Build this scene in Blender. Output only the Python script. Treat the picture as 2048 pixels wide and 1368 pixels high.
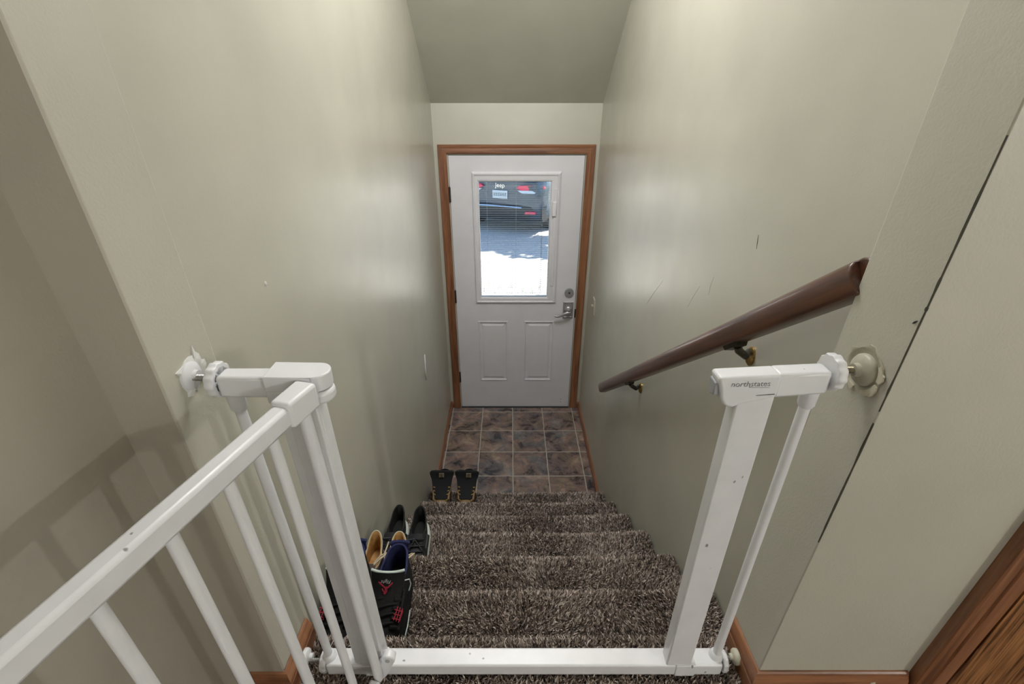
import bpy, bmesh, math, random
import numpy as np
from mathutils import Vector, Matrix

for o in list(bpy.data.objects):
    bpy.data.objects.remove(o)
S = bpy.context.scene
C = S.collection
R = math.radians
random.seed(7)

# ------------------------------------------------------------------ camera
cam_d = bpy.data.cameras.new('camera')
cam_d.sensor_width = 36.0
cam_d.lens = 958.0 / 2048.0 * 36.0
cam_d.clip_start = 0.02
cam_d.clip_end = 200
cam_d.shift_x = 4.0 / 2048.0
cam = bpy.data.objects.new('camera', cam_d)
cam.location = (-0.043, 0.0, 1.09)
cam.rotation_euler = (R(90 - 27.6), 0, 0)
C.objects.link(cam)
S.camera = cam

# ------------------------------------------------------------------ view, sky, sun, lamps
S.view_settings.view_transform = 'Standard'
S.view_settings.look = 'None'
S.view_settings.exposure = -0.12
S.view_settings.gamma = 1.0
S.view_settings.use_curve_mapping = False

W = bpy.data.worlds.new('sky')
S.world = W
W.use_nodes = True
wn = W.node_tree.nodes
wl = W.node_tree.links
wn.clear()
w_out = wn.new('ShaderNodeOutputWorld')
w_bg = wn.new('ShaderNodeBackground')
w_sky = wn.new('ShaderNodeTexSky')
w_sky.sky_type = 'NISHITA'
w_sky.sun_disc = False
w_sky.ozone_density = 4.0
w_sky.sun_elevation = R(52)
w_sky.sun_rotation = R(75)
w_bg.inputs['Strength'].default_value = 0.60
wl.new(w_sky.outputs[0], w_bg.inputs['Color'])
wl.new(w_bg.outputs[0], w_out.inputs['Surface'])

SUN_DIR = Vector((0.62, 0.16, 1.0)).normalized()      # towards the sun


def lamp(name, kind, loc, energy, color=(1, 1, 1), size=0.3, aim=None, shape='DISK'):
    d = bpy.data.lights.new(name, kind)
    d.energy = energy
    d.color = color
    if kind == 'AREA':
        d.shape = shape
        d.size = size
    elif kind == 'POINT':
        d.shadow_soft_size = size
    o = bpy.data.objects.new(name, d)
    o.location = loc
    if aim is not None:
        v = Vector(aim) - Vector(loc)
        o.rotation_euler = v.to_track_quat('-Z', 'Y').to_euler()
    C.objects.link(o)
    return o


sun = lamp('sun', 'SUN', (6, 9, 12), 34.0, (1.0, 0.90, 0.80))
sun.rotation_euler = (-SUN_DIR).to_track_quat('-Z', 'Y').to_euler()
sun.data.angle = R(0.6)
# lamps: side lamp at the right, plus added fill in hall and stairwell
lamp('hall_fill_light', 'AREA', (0.5, -7.2, 1.45), 66, (1.0, 0.99, 0.975), 1.9, (0.1, 2.0, 0.6), 'SQUARE')  # added soft fill far behind the camera, no window is built there
lamp('hall_side_light', 'POINT', (2.85, -2.0, 1.82), 96, (1.0, 0.985, 0.965), 0.035)
lamp('stair_fill_light', 'AREA', (0.0, 1.66, 2.15), 35, (1.0, 0.995, 0.99), 0.80, (0.0, 2.55, -1.3))  # unseen fill added to brighten the stairwell and landing

# ------------------------------------------------------------------ materials
MATS = {}


def new_mat(name):
    m = bpy.data.materials.new(name)
    m.use_nodes = True
    nt = m.node_tree
    b = nt.nodes['Principled BSDF']
    MATS[name] = m
    return m, nt, b


def node(nt, kind, **kw):
    n = nt.nodes.new(kind)
    for k, v in kw.items():
        if k.startswith('_'):
            setattr(n, k[1:], v)
        else:
            n.inputs[k.replace('__', ' ')].default_value = v
    return n


def coords(nt, scale=(1, 1, 1), kind='Object', tilt=0.0):
    t = nt.nodes.new('ShaderNodeTexCoord')
    mp = nt.nodes.new('ShaderNodeMapping')
    mp.inputs['Scale'].default_value = scale
    rt = nt.nodes.new('ShaderNodeMapping')
    rt.inputs['Rotation'].default_value = (tilt, 0, 0)
    nt.links.new(t.outputs[kind], rt.inputs['Vector'])
    nt.links.new(rt.outputs['Vector'], mp.inputs['Vector'])
    return mp.outputs['Vector']


def ramp(nt, fac, stops):
    r = nt.nodes.new('ShaderNodeValToRGB')
    e = r.color_ramp.elements
    while len(e) < len(stops):
        e.new(0.5)
    for i, (p, c) in enumerate(stops):
        e[i].position = p
        e[i].color = (*c, 1)
    nt.links.new(fac, r.inputs['Fac'])
    return r.outputs['Color']


def bump(nt, b, height, strength, dist):
    bn = nt.nodes.new('ShaderNodeBump')
    bn.inputs['Strength'].default_value = strength
    bn.inputs['Distance'].default_value = dist
    nt.links.new(height, bn.inputs['Height'])
    nt.links.new(bn.outputs['Normal'], b.inputs['Normal'])
    return bn


def simple(name, col, rough=0.5, metal=0.0, noise=0.0, scale=60, bstr=0.0, spec=None):
    m, nt, b = new_mat(name)
    b.inputs['Base Color'].default_value = (*col, 1)
    b.inputs['Roughness'].default_value = rough
    b.inputs['Metallic'].default_value = metal
    if spec is not None:
        b.inputs['Specular IOR Level'].default_value = spec
    v = coords(nt)
    n = node(nt, 'ShaderNodeTexNoise', Scale=scale, Detail=3.0)
    nt.links.new(v, n.inputs['Vector'])
    k = max(noise, 0.03)
    c = ramp(nt, n.outputs['Fac'], [(0.3, tuple(x * (1 - k) for x in col)), (0.7, tuple(min(1, x * (1 + k)) for x in col))])
    nt.links.new(c, b.inputs['Base Color'])
    if bstr:
        bump(nt, b, n.outputs['Fac'], bstr, 0.002)
    return m


def paint(name, col, rough=0.246, tex=1.0, smudge=True):
    """satin wall paint with roller texture, faint hand smudges and uneven gloss"""
    m, nt, b = new_mat(name)
    v = coords(nt)
    n1 = node(nt, 'ShaderNodeTexNoise', Scale=260.0, Detail=2.0, Roughness=0.5)
    n2 = node(nt, 'ShaderNodeTexNoise', Scale=75.0, Detail=2.0)
    n3 = node(nt, 'ShaderNodeTexNoise', Scale=3.2, Detail=3.0)
    n4 = node(nt, 'ShaderNodeTexNoise', Scale=9.0, Detail=2.0)
    for n in (n1, n2, n3, n4):
        nt.links.new(v, n.inputs['Vector'])
    d = tuple(x * 0.94 for x in col)
    l = tuple(min(1, x * 1.05) for x in col)
    c = ramp(nt, n3.outputs['Fac'], [(0.3, d), (0.7, l)])
    nt.links.new(c, b.inputs['Base Color'])
    mr = nt.nodes.new('ShaderNodeMath')
    mr.operation = 'MULTIPLY_ADD'
    mr.inputs[1].default_value = 0.16
    mr.inputs[2].default_value = rough
    nt.links.new(n4.outputs['Fac'], mr.inputs[0])
    nt.links.new(mr.outputs[0], b.inputs['Roughness'])
    b.inputs['IOR'].default_value = 1.62
    b.inputs['Specular IOR Level'].default_value = 1.0
    ad = nt.nodes.new('ShaderNodeMath')
    ad.operation = 'MULTIPLY_ADD'
    ad.inputs[1].default_value = 0.8
    nt.links.new(n2.outputs['Fac'], ad.inputs[0])
    nt.links.new(n1.outputs['Fac'], ad.inputs[2])
    bump(nt, b, ad.outputs[0], 0.22 * tex, 0.0008)
    return m


WALL_COL = (0.515, 0.500, 0.420)
M_wall = paint('sage_satin_paint', WALL_COL)
M_rough = paint('sage_rolled_paint', WALL_COL, rough=0.42, tex=1.9)
M_ceil = paint('sage_ceiling_lightened', (0.555, 0.548, 0.465), rough=0.6, tex=1.5)  # same paint as the walls, colour raised because little light reaches the slope
M_taupe = paint('taupe_wall', (0.385, 0.355, 0.290), rough=0.5, tex=1.3)  # left hall walls, browner and darker than the sage ones
M_far = simple('hall_room_paint', (0.58, 0.565, 0.50), 0.6)
M_white = simple('white_enamel', (0.78, 0.785, 0.81), 0.32, noise=0.03, scale=25)
nt = M_white.node_tree
sp_n = node(nt, 'ShaderNodeTexNoise', Scale=70.0, Detail=1.0)
nt.links.new(coords(nt, (1.0, 1.0, 0.45)), sp_n.inputs['Vector'])
sp_c = ramp(nt, sp_n.outputs['Fac'], [(0.775, (1, 1, 1)), (0.80, (0.35, 0.34, 0.34))])
sp_m = nt.nodes.new('ShaderNodeMix')
sp_m.data_type = 'RGBA'
sp_m.blend_type = 'MULTIPLY'
sp_m.inputs['Factor'].default_value = 1.0
sp_b = nt.nodes['Principled BSDF']
nt.links.new(sp_b.inputs['Base Color'].links[0].from_socket, sp_m.inputs['A'])
nt.links.new(sp_c, sp_m.inputs['B'])
nt.links.new(sp_m.outputs['Result'], sp_b.inputs['Base Color'])
M_plastic = simple('white_plastic', (0.78, 0.785, 0.81), 0.38, noise=0.02, scale=18)
M_zinc = simple('zinc_steel', (0.42, 0.41, 0.40), 0.35, 0.9, 0.1, 300)
M_brasszinc = simple('yellow_zinc_steel', (0.33, 0.29, 0.20), 0.4, 0.85, 0.1, 300)
M_cream = simple('cream_plastic', (0.60, 0.58, 0.46), 0.5)
M_grey = simple('grey_plastic', (0.36, 0.37, 0.39), 0.5)
M_inkgrey = simple('grey_print', (0.24, 0.24, 0.26), 0.5)
M_scuff = simple('dark_scuff', (0.10, 0.09, 0.085), 0.7)
M_door = simple('white_door_paint', (0.74, 0.735, 0.77), 0.38, noise=0.02, scale=8, bstr=0.02)
M_nickel = simple('satin_nickel', (0.42, 0.42, 0.42), 0.30, 0.45, 0.05, 200)
M_nickel_dk = simple('brushed_nickel', (0.34, 0.34, 0.35), 0.38, 0.25, 0.05, 200)
M_bronze = simple('dark_bronze', (0.06, 0.055, 0.04), 0.38, 0.8, 0.25, 180)
M_brass = simple('aged_brass', (0.40, 0.27, 0.10), 0.35, 0.9, 0.3, 160)
M_hinge = simple('blackened_hinge', (0.05, 0.045, 0.04), 0.5, 0.5, 0.4, 220)
M_black = simple('black_rubber', (0.015, 0.015, 0.016), 0.6)
M_gap = simple('dark_weatherstrip_gap', (0.02, 0.022, 0.03), 0.8)
M_reveal = simple('pale_jamb_paint', (0.50, 0.52, 0.45), 0.5)
M_sill = simple('aluminium_sill', (0.6, 0.6, 0.62), 0.35, 0.8)
M_slat = simple('white_blind_slat', (0.75, 0.76, 0.76), 0.5)
M_plaster = simple('white_plaster', (0.74, 0.74, 0.72), 0.6, noise=0.06, scale=90, bstr=0.3)
M_plaster2 = simple('painted_plaster', (0.47, 0.455, 0.36), 0.45, noise=0.05, scale=70, bstr=0.4)
M_paper = simple('torn_drywall_paper', (0.60, 0.56, 0.44), 0.75, noise=0.1, scale=120)
M_crack = simple('crack_shadow', (0.05, 0.045, 0.03), 0.9)


def wood(name, dark, light, axis, rough=0.35, grain=1.0, tilt=0.0):
    """oak with streaks along the given axis (0 x, 1 y, 2 z)"""
    m, nt, b = new_mat(name)
    sc = [26.0, 26.0, 26.0]
    sc[axis] = 1.6
    v = coords(nt, tuple(sc), 'Object', tilt)
    n = node(nt, 'ShaderNodeTexNoise', Scale=1.6, Detail=6.0, Roughness=0.62, Distortion=0.35)
    nt.links.new(v, n.inputs['Vector'])
    sc2 = [170.0, 170.0, 170.0]
    sc2[axis] = 6.0
    v2 = coords(nt, tuple(sc2), 'Object', tilt)
    n2 = node(nt, 'ShaderNodeTexNoise', Scale=1.0, Detail=3.0)
    nt.links.new(v2, n2.inputs['Vector'])
    mix = nt.nodes.new('ShaderNodeMath')
    mix.operation = 'MULTIPLY_ADD'
    mix.inputs[1].default_value = 0.35 * grain
    nt.links.new(n2.outputs['Fac'], mix.inputs[0])
    nt.links.new(n.outputs['Fac'], mix.inputs[2])
    cen = nt.nodes.new('ShaderNodeMath')
    cen.operation = 'SUBTRACT'
    cen.inputs[1].default_value = 0.175 * grain - 0.175
    nt.links.new(mix.outputs[0], cen.inputs[0])
    mix = cen
    mid = tuple((a + c) / 2 for a, c in zip(dark, light))
    c = ramp(nt, mix.outputs[0], [(0.48, dark), (0.66, mid), (0.86, light)])
    nt.links.new(c, b.inputs['Base Color'])
    b.inputs['Roughness'].default_value = rough
    b.inputs['Coat Weight'].default_value = 0.45 if tilt else 0.25
    b.inputs['Coat Roughness'].default_value = 0.14 if tilt else 0.25
    bump(nt, b, mix.outputs[0], 0.12, 0.001)
    return m


OAK_D, OAK_L = (0.135, 0.050, 0.022), (0.36, 0.160, 0.078)
M_oak = [wood('oak_trim_' + 'xyz'[a], OAK_D, OAK_L, a, 0.36) for a in range(3)]
M_oakdoor = wood('oak_door_veneer', (0.085, 0.030, 0.009), (0.40, 0.180, 0.068), 2, 0.45, 3.2)
M_rail = wood('dark_stained_rail', (0.035, 0.012, 0.006), (0.13, 0.045, 0.019), 1, 0.42, 1.0, R(37.6))

# vinyl tile: mottled slate with pale grout lines, laid on the grid measured from the doorway
m, nt, b = new_mat('mottled_slate_tile')
M_tile = m
tc = nt.nodes.new('ShaderNodeTexCoord')
sep = nt.nodes.new('ShaderNodeSeparateXYZ')
nt.links.new(tc.outputs['Object'], sep.inputs[0])


def mth(op, a, bb=None, c=None):
    n = nt.nodes.new('ShaderNodeMath')
    n.operation = op
    for i, x in enumerate((a, bb, c)):
        if x is None:
            continue
        if isinstance(x, (int, float)):
            n.inputs[i].default_value = x
        else:
            nt.links.new(x, n.inputs[i])
    return n.outputs[0]


P = 0.2525
wob = node(nt, 'ShaderNodeTexNoise', Scale=14.0, Detail=2.0)
nt.links.new(tc.outputs['Object'], wob.inputs['Vector'])
wobv = mth('MULTIPLY_ADD', wob.outputs['Fac'], 0.006, -0.003)
ux = mth('DIVIDE', mth('ADD', mth('ADD', sep.outputs['X'], 0.0215), wobv), P)
uy = mth('DIVIDE', mth('ADD', mth('ADD', sep.outputs['Y'], -3.336), wobv), P * 1.012)
fx = mth('ABSOLUTE', mth('SUBTRACT', mth('FRACT', mth('ADD', ux, 0.5)), 0.5))
fy = mth('ABSOLUTE', mth('SUBTRACT', mth('FRACT', mth('ADD', uy, 0.5)), 0.5))
g = mth('LESS_THAN', mth('MINIMUM', fx, fy), 0.014)
cmb = nt.nodes.new('ShaderNodeCombineXYZ')
nt.links.new(mth('FLOOR', ux), cmb.inputs[0])
nt.links.new(mth('FLOOR', uy), cmb.inputs[1])
wnz = nt.nodes.new('ShaderNodeTexWhiteNoise')
wnz.noise_dimensions = '2D'
nt.links.new(cmb.outputs[0], wnz.inputs['Vector'])
vadd = nt.nodes.new('ShaderNodeVectorMath')
vadd.operation = 'MULTIPLY_ADD'
vadd.inputs[1].default_value = (7, 7, 7)
nt.links.new(wnz.outputs['Color'], vadd.inputs[0])
nt.links.new(tc.outputs['Object'], vadd.inputs[2])
na = node(nt, 'ShaderNodeTexNoise', Scale=9.0, Detail=8.0, Roughness=0.68, Distortion=0.5)
nb = node(nt, 'ShaderNodeTexNoise', Scale=5.0, Detail=5.0, Roughness=0.6, Distortion=0.8)
nt.links.new(vadd.outputs[0], na.inputs['Vector'])
vv = nt.nodes.new('ShaderNodeVectorMath')
vv.operation = 'ADD'
vv.inputs[1].default_value = (3.3, 9.1, 0)
nt.links.new(vadd.outputs[0], vv.inputs[0])
nt.links.new(vv.outputs[0], nb.inputs['Vector'])
c1 = ramp(nt, na.outputs['Fac'], [(0.30, (0.025, 0.027, 0.032)), (0.43, (0.125, 0.104, 0.100)), (0.56, (0.26, 0.21, 0.182)), (0.72, (0.50, 0.42, 0.345))])
c2 = ramp(nt, nb.outputs['Fac'], [(0.38, (0.55, 0.66, 0.80)), (0.5, (1.0, 0.78, 0.74)), (0.62, (1.0, 0.92, 0.72))])
mx = nt.nodes.new('ShaderNodeMix')
mx.data_type = 'RGBA'
mx.blend_type = 'MULTIPLY'
mx.inputs['Factor'].default_value = 0.75
nt.links.new(c1, mx.inputs['A'])
nt.links.new(c2, mx.inputs['B'])
mg = nt.nodes.new('ShaderNodeMix')
mg.data_type = 'RGBA'
mg.inputs['B'].default_value = (0.46, 0.43, 0.37, 1)
nt.links.new(g, mg.inputs['Factor'])
nt.links.new(mx.outputs['Result'], mg.inputs['A'])
nt.links.new(mg.outputs['Result'], b.inputs['Base Color'])
rr = node(nt, 'ShaderNodeMapRange', From__Min=0.3, From__Max=0.7, To__Min=0.22, To__Max=0.40)
nt.links.new(na.outputs['Fac'], rr.inputs['Value'])
nt.links.new(rr.outputs['Result'], b.inputs['Roughness'])
bump(nt, b, mth('SUBTRACT', mth('MULTIPLY', na.outputs['Fac'], 0.5), g), 0.25, 0.002)

# carpet: yarn colour comes per fibre
m, nt, b = new_mat('brown_shag_carpet')
M_carpet = m
at = nt.nodes.new('ShaderNodeAttribute')
at.attribute_name = 'yarn'
nt.links.new(at.outputs['Color'], b.inputs['Base Color'])
b.inputs['Roughness'].default_value = 0.62
b.inputs['Specular IOR Level'].default_value = 0.35

# glass: clear pane with fresnel reflection
m, nt, b = new_mat('clear_glass')
M_glass = m
nt.nodes.remove(b)
tr = nt.nodes.new('ShaderNodeBsdfTransparent')
tr.inputs['Color'].default_value = (0.95, 0.97, 0.97, 1)
gl = nt.nodes.new('ShaderNodeBsdfGlossy')
gl.inputs['Roughness'].default_value = 0.02
fr = nt.nodes.new('ShaderNodeFresnel')
ms = nt.nodes.new('ShaderNodeMixShader')
nt.links.new(fr.outputs[0], ms.inputs[0])
nt.links.new(tr.outputs[0], ms.inputs[1])
nt.links.new(gl.outputs[0], ms.inputs[2])
nt.links.new(ms.outputs[0], nt.nodes['Material Output'].inputs['Surface'])

# driveway: pale sandy gravel
m, nt, b = new_mat('sandy_gravel')
M_ground = m
v = coords(nt)
n1 = node(nt, 'ShaderNodeTexNoise', Scale=22.0, Detail=6.0, Roughness=0.7)
n2 = node(nt, 'ShaderNodeTexVoronoi', Scale=34.0)
nt.links.new(v, n1.inputs['Vector'])
nt.links.new(v, n2.inputs['Vector'])
cc = ramp(nt, n1.outputs['Fac'], [(0.30, (0.27, 0.255, 0.235)), (0.42, (0.42, 0.40, 0.37)), (0.7, (0.52, 0.495, 0.46))])
nt.links.new(cc, b.inputs['Base Color'])
b.inputs['Roughness'].default_value = 0.9
bump(nt, b, n2.outputs['Distance'], 0.5, 0.02)

# footwear and car
M_suede = simple('black_nubuck', (0.0085, 0.0085, 0.0090), 0.8, noise=0.3, scale=140, bstr=0.15, spec=0.25)
M_mesh = simple('black_mesh_panel', (0.0075, 0.0075, 0.008), 0.7, noise=0.4, scale=600, bstr=0.4, spec=0.25)
M_navy = simple('navy_lining', (0.010, 0.014, 0.070), 0.85, noise=0.15, scale=300, bstr=0.2)
M_mint = simple('pale_mint_edging', (0.55, 0.62, 0.58), 0.5)
M_red = simple('red_print', (0.34, 0.018, 0.038), 0.6)
M_whiteprint = simple('white_print', (0.6, 0.6, 0.6), 0.5)
M_tan = simple('tan_leather', (0.45, 0.24, 0.075), 0.55, noise=0.25, scale=45, bstr=0.1)
M_tan_dk = simple('brown_leather', (0.055, 0.038, 0.025), 0.5, noise=0.3, scale=60)
M_lace_cream = simple('cream_rawhide', (0.55, 0.47, 0.33), 0.6, noise=0.1, scale=80)
M_blackknit = simple('black_knit', (0.009, 0.0095, 0.0085), 0.85, noise=0.3, scale=400, bstr=0.3)
M_slategrey = simple('charcoal_overlay', (0.022, 0.023, 0.028), 0.6, noise=0.2, scale=90)
M_midsole = simple('white_foam_sole', (0.62, 0.66, 0.60), 0.5, noise=0.05, scale=40)
M_bootblk = simple('black_canvas', (0.010, 0.012, 0.013), 0.85, noise=0.35, scale=420, bstr=0.3)
M_boottan = simple('wheat_nubuck', (0.30, 0.19, 0.09), 0.7, noise=0.2, scale=100)
M_hook = simple('tan_eyelet', (0.48, 0.30, 0.11), 0.45, 0.2)
M_tag = simple('tan_label', (0.24, 0.19, 0.12), 0.6)
M_carbody = simple('dark_blue_grey_car_paint', (0.050, 0.075, 0.100), 0.18, 0.25, 0.05, 20)
M_carplastic = simple('black_car_plastic', (0.02, 0.022, 0.025), 0.5)
M_carglass = simple('dark_car_glass', (0.015, 0.02, 0.025), 0.06)
M_taillight = simple('red_lens', (0.62, 0.02, 0.085), 0.2)
M_clearlens = simple('clear_lens', (0.55, 0.60, 0.62), 0.15)
M_chrome = simple('bright_chrome', (0.8, 0.82, 0.82), 0.12, 0.95)
M_plate = simple('white_plate', (0.50, 0.54, 0.56), 0.5)
M_plateink = simple('plate_ink', (0.12, 0.16, 0.2), 0.5)
M_tire = simple('tire_rubber', (0.018, 0.018, 0.019), 0.8)
M_rim = simple('alloy_rim', (0.55, 0.57, 0.58), 0.3, 0.7)
M_leaf = simple('green_leaf', (0.05, 0.11, 0.025), 0.6, noise=0.3, scale=4)
M_bark = simple('grey_bark', (0.11, 0.085, 0.065), 0.9, noise=0.4, scale=12, bstr=0.5)
M_grass = simple('grass_blade', (0.06, 0.15, 0.03), 0.6, noise=0.3, scale=10)


# ------------------------------------------------------------------ mesh helpers
class MB:
    def __init__(self):
        self.v, self.f, self.mi = [], [], []

    def add(self, verts, faces, mi=0):
        n = len(self.v)
        self.v.extend([tuple(p) for p in verts])
        self.f.extend([tuple(i + n for i in f) for f in faces])
        self.mi.extend([mi] * len(faces))
        return self

    def box(self, x0, x1, y0, y1, z0, z1, mi=0):
        return self.hexa([(x0, y0, z0), (x1, y0, z0), (x1, y1, z0), (x0, y1, z0),
                          (x0, y0, z1), (x1, y0, z1), (x1, y1, z1), (x0, y1, z1)], mi)

    def hexa(self, p, mi=0):
        return self.add(p, [(3, 2, 1, 0), (4, 5, 6, 7), (0, 1, 5, 4), (1, 2, 6, 5), (2, 3, 7, 6), (3, 0, 4, 7)], mi)

    def loft(self, rings, cap0=True, cap1=True, mi=0, closed=True):
        n = len(rings[0])
        vs = [p for r in rings for p in r]
        fs = []
        for k in range(len(rings) - 1):
            for i in range(n if closed else n - 1):
                j = (i + 1) % n
                fs.append((k * n + i, k * n + j, (k + 1) * n + j, (k + 1) * n + i))
        if cap0:
            fs.append(tuple(reversed(range(n))))
        if cap1:
            fs.append(tuple((len(rings) - 1) * n + i for i in range(n)))
        return self.add(vs, fs, mi)

    def tube(self, pts, r, n=12, mi=0, flat=1.0, up=(0, 0, 1)):
        pts = [Vector(p) for p in pts]
        rs = r if isinstance(r, (list, tuple)) else [r] * len(pts)
        rings = []
        prev = None
        for i, p in enumerate(pts):
            t = (pts[min(i + 1, len(pts) - 1)] - pts[max(i - 1, 0)]).normalized()
            if prev is None:
                u = Vector(up)
                if abs(u.dot(t)) > 0.95:
                    u = Vector((1, 0, 0))
                a = (u - t * u.dot(t)).normalized()
            else:
                a = (prev - t * prev.dot(t)).normalized()
            prev = a
            bb = t.cross(a)
            rings.append([p + a * math.cos(2 * math.pi * k / n) * rs[i] * flat + bb * math.sin(2 * math.pi * k / n) * rs[i] for k in range(n)])
        return self.loft(rings, mi=mi)

    def prism(self, poly, axis, a0, a1, mi=0):
        """polygon in the two other axes, pushed along axis"""
        def mk(p, a):
            q = list(p)
            q.insert(axis, a)
            return tuple(q)
        return self.loft([[mk(p, a0) for p in poly], [mk(p, a1) for p in poly]], mi=mi)


def origin_of(o):
    v = Vector((0, 0, 0))
    while o is not None:
        v += o.location
        o = o.parent
    return v


def obj(name, mb, mat, parent=None, smooth=False, bevel=0.0, local=False, seg=2, angle=40):
    me = bpy.data.meshes.new(name)
    off = Vector((0, 0, 0)) if (parent is None or local) else origin_of(parent)
    me.from_pydata([(p[0] - off.x, p[1] - off.y, p[2] - off.z) for p in mb.v], [], mb.f)
    bm = bmesh.new()
    bm.from_mesh(me)
    bmesh.ops.recalc_face_normals(bm, faces=bm.faces)
    bm.to_mesh(me)
    bm.free()
    mats = mat if isinstance(mat, (list, tuple)) else [mat]
    for x in mats:
        me.materials.append(x)
    if len(mats) > 1:
        me.polygons.foreach_set('material_index', mb.mi)
    if smooth:
        me.shade_smooth()
        me.set_sharp_from_angle(angle=R(angle))
    o = bpy.data.objects.new(name, me)
    C.objects.link(o)
    if parent is not None:
        o.parent = parent
    if bevel:
        bv = o.modifiers.new('bevel', 'BEVEL')
        bv.width = bevel
        bv.segments = seg
        bv.limit_method = 'ANGLE'
        bv.angle_limit = R(35)
        bv.harden_normals = False
        me.shade_smooth()
        me.set_sharp_from_angle(angle=R(30))
    return o


def tag(o, label=None, cat=None, group=None, kind=None):
    if label:
        o['label'] = label
    if cat:
        o['category'] = cat
    if group:
        o['group'] = group
    if kind:
        o['kind'] = kind
    return o


def struct(name, mb, mat, parent=None, **kw):
    o = obj(name, mb, mat, parent, **kw)
    if parent is None:
        o['kind'] = 'structure'
    return o


def thing(name, label, cat, loc=(0, 0, 0), rz=0.0, group=None):
    o = bpy.data.objects.new(name, None)
    o.empty_display_size = 0.05
    o.location = loc
    o.rotation_euler = (0, 0, rz)
    C.objects.link(o)
    return tag(o, label, cat, group)


def circ(n, r, fn):
    return [fn(r * math.cos(2 * math.pi * i / n), r * math.sin(2 * math.pi * i / n)) for i in range(n)]


def text_mesh(body, size, shear=0.0, extrude=0.0):
    cu = bpy.data.curves.new('lettering', 'FONT')
    cu.body = body
    cu.size = size
    cu.shear = shear
    cu.extrude = extrude
    cu.offset = -0.018 * size
    cu.align_x = 'CENTER'
    cu.align_y = 'CENTER'
    o = bpy.data.objects.new('lettering', cu)
    C.objects.link(o)
    dg = bpy.context.evaluated_depsgraph_get()
    me = bpy.data.meshes.new_from_object(o.evaluated_get(dg))
    bpy.data.objects.remove(o)
    bpy.data.curves.remove(cu)
    return me


def text_mb(body, size, M, width=None, shear=0.0):
    """solid lettering as mesh data, placed by matrix M (text lies in local xy, raised along z)"""
    me = text_mesh(body, size, shear, 0.0005)
    vs = [v.co.copy() for v in me.vertices]
    if width:
        xs = [v.x for v in vs]
        k = width / (max(xs) - min(xs))
        for v in vs:
            v.x *= k
    mb = MB()
    mb.add([M @ v for v in vs], [tuple(p.vertices) for p in me.polygons])
    bpy.data.meshes.remove(me)
    return mb


# ------------------------------------------------------------------ dimensions
SW = 0.55                      # half width of the stairwell
JL = lambda z: -0.489 - 0.027 * z      # left jamb face (walls lean a little)
JR = lambda z: 0.449 + 0.0235 * z      # right jamb face
HL = lambda z: -0.560 - 0.036 * z      # hall side wall on the left
Y0, Y1 = 0.54, 0.661           # jamb front and back
ZT = 2.40                      # hall ceiling
ZF = -1.325                    # landing floor
YD = 3.41                      # face of the end wall
TH = 0.12

# ------------------------------------------------------------------ the setting: walls, floors, ceilings
struct('wall_left', MB().box(-SW - TH, -SW, Y0 + 0.02, YD + TH, ZF - 0.25, ZT + 0.1), M_wall)
struct('wall_right', MB().box(SW, SW + TH, Y1 - 0.015, YD + TH, ZF - 0.25, ZT + 0.1), M_wall)
mb = MB()
mb.box(-SW, -0.478, YD, YD + TH, ZF - 0.05, 1.30)
mb.box(0.478, SW, YD, YD + TH, ZF - 0.05, 1.30)
mb.box(-0.478, 0.478, YD, YD + TH, 0.733, 1.30)
struct('wall_far', mb, M_wall)
# sloped stairwell ceiling and the flat one over the top of the stairs
sl = (1.495 - 1.045) / (2.835 - 3.385)
zs = lambda y: 1.025 + sl * (y - YD)
ytop = YD + (ZT - 1.025) / sl
struct('ceiling_sloped', MB().prism([(YD + 0.02, zs(YD + 0.02)), (ytop, ZT), (ytop, ZT + 0.12), (YD + 0.02, zs(YD) + 0.16)], 0, -SW - 0.02, SW + 0.02), M_ceil)
struct('ceiling', MB().box(-0.75, 3.3, -7.5, ytop + 0.01, ZT, ZT + 0.1), M_far)


def jamb(name, fn, s, z0, z1):
    mb = MB()
    xo = s * 0.62
    zs_ = [z0, 0.6, 1.2, z1]
    rings = []
    for z in zs_:
        x = fn(z)
        r = [(x, Y0, z), (x, Y1, z), (xo, Y1, z), (xo, Y0, z)]
        rings.append(r if s < 0 else r[::-1])
    mb.loft(rings)
    return struct(name, mb, M_rough)


# left jamb with the narrow hall-facing return, right jamb with the wall beside the oak door
mb = MB()
mb.loft([[(JL(z), Y0, z), (JL(z), Y1, z), (-0.70, Y1, z), (-0.70, Y0, z)] for z in (-0.05, 0.6, 1.2, ZT)])
jl = struct('wall_jamb_left', mb, M_rough, bevel=0.003)
mb = MB()
mb.loft([[(JR(z), Y0, z), (0.80 + 0.045 * z, Y0, z), (0.80 + 0.045 * z, Y1, z), (JR(z), Y1, z)] for z in (-0.05, 0.6, 1.2, ZT)])
mb.loft([[(0.79 + 0.09, Y0, z), (3.3, Y0, z), (3.3, Y1, z), (0.79 + 0.09, Y1, z)] for z in (2.05, ZT)])
mb.box(1.66, 3.3, Y0, Y1, -0.05, 2.05)
jr = struct('wall_jamb_right', mb, M_rough, bevel=0.002)
mb = MB()
mb.loft([[(HL(z), -7.5, z), (HL(z), Y0, z), (-0.75, Y0, z), (-0.75, -7.5, z)] for z in (-0.05, 1.2, ZT)])
struct('wall_hall_left', mb, M_taupe)
mb = MB().loft([[(JL(z) - 0.0005, Y0 - 0.0025, z), (JL(z) - 0.0005, Y0 + 0.001, z), (HL(z) - 0.02, Y0 + 0.001, z), (HL(z) - 0.02, Y0 - 0.0025, z)] for z in (-0.05, 0.6, 1.2, ZT)])
struct('wall_return_left', mb, M_taupe)
struct('wall_hall_right', MB().box(3.2, 3.3, -7.5, Y0, -0.05, ZT), M_far)
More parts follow.
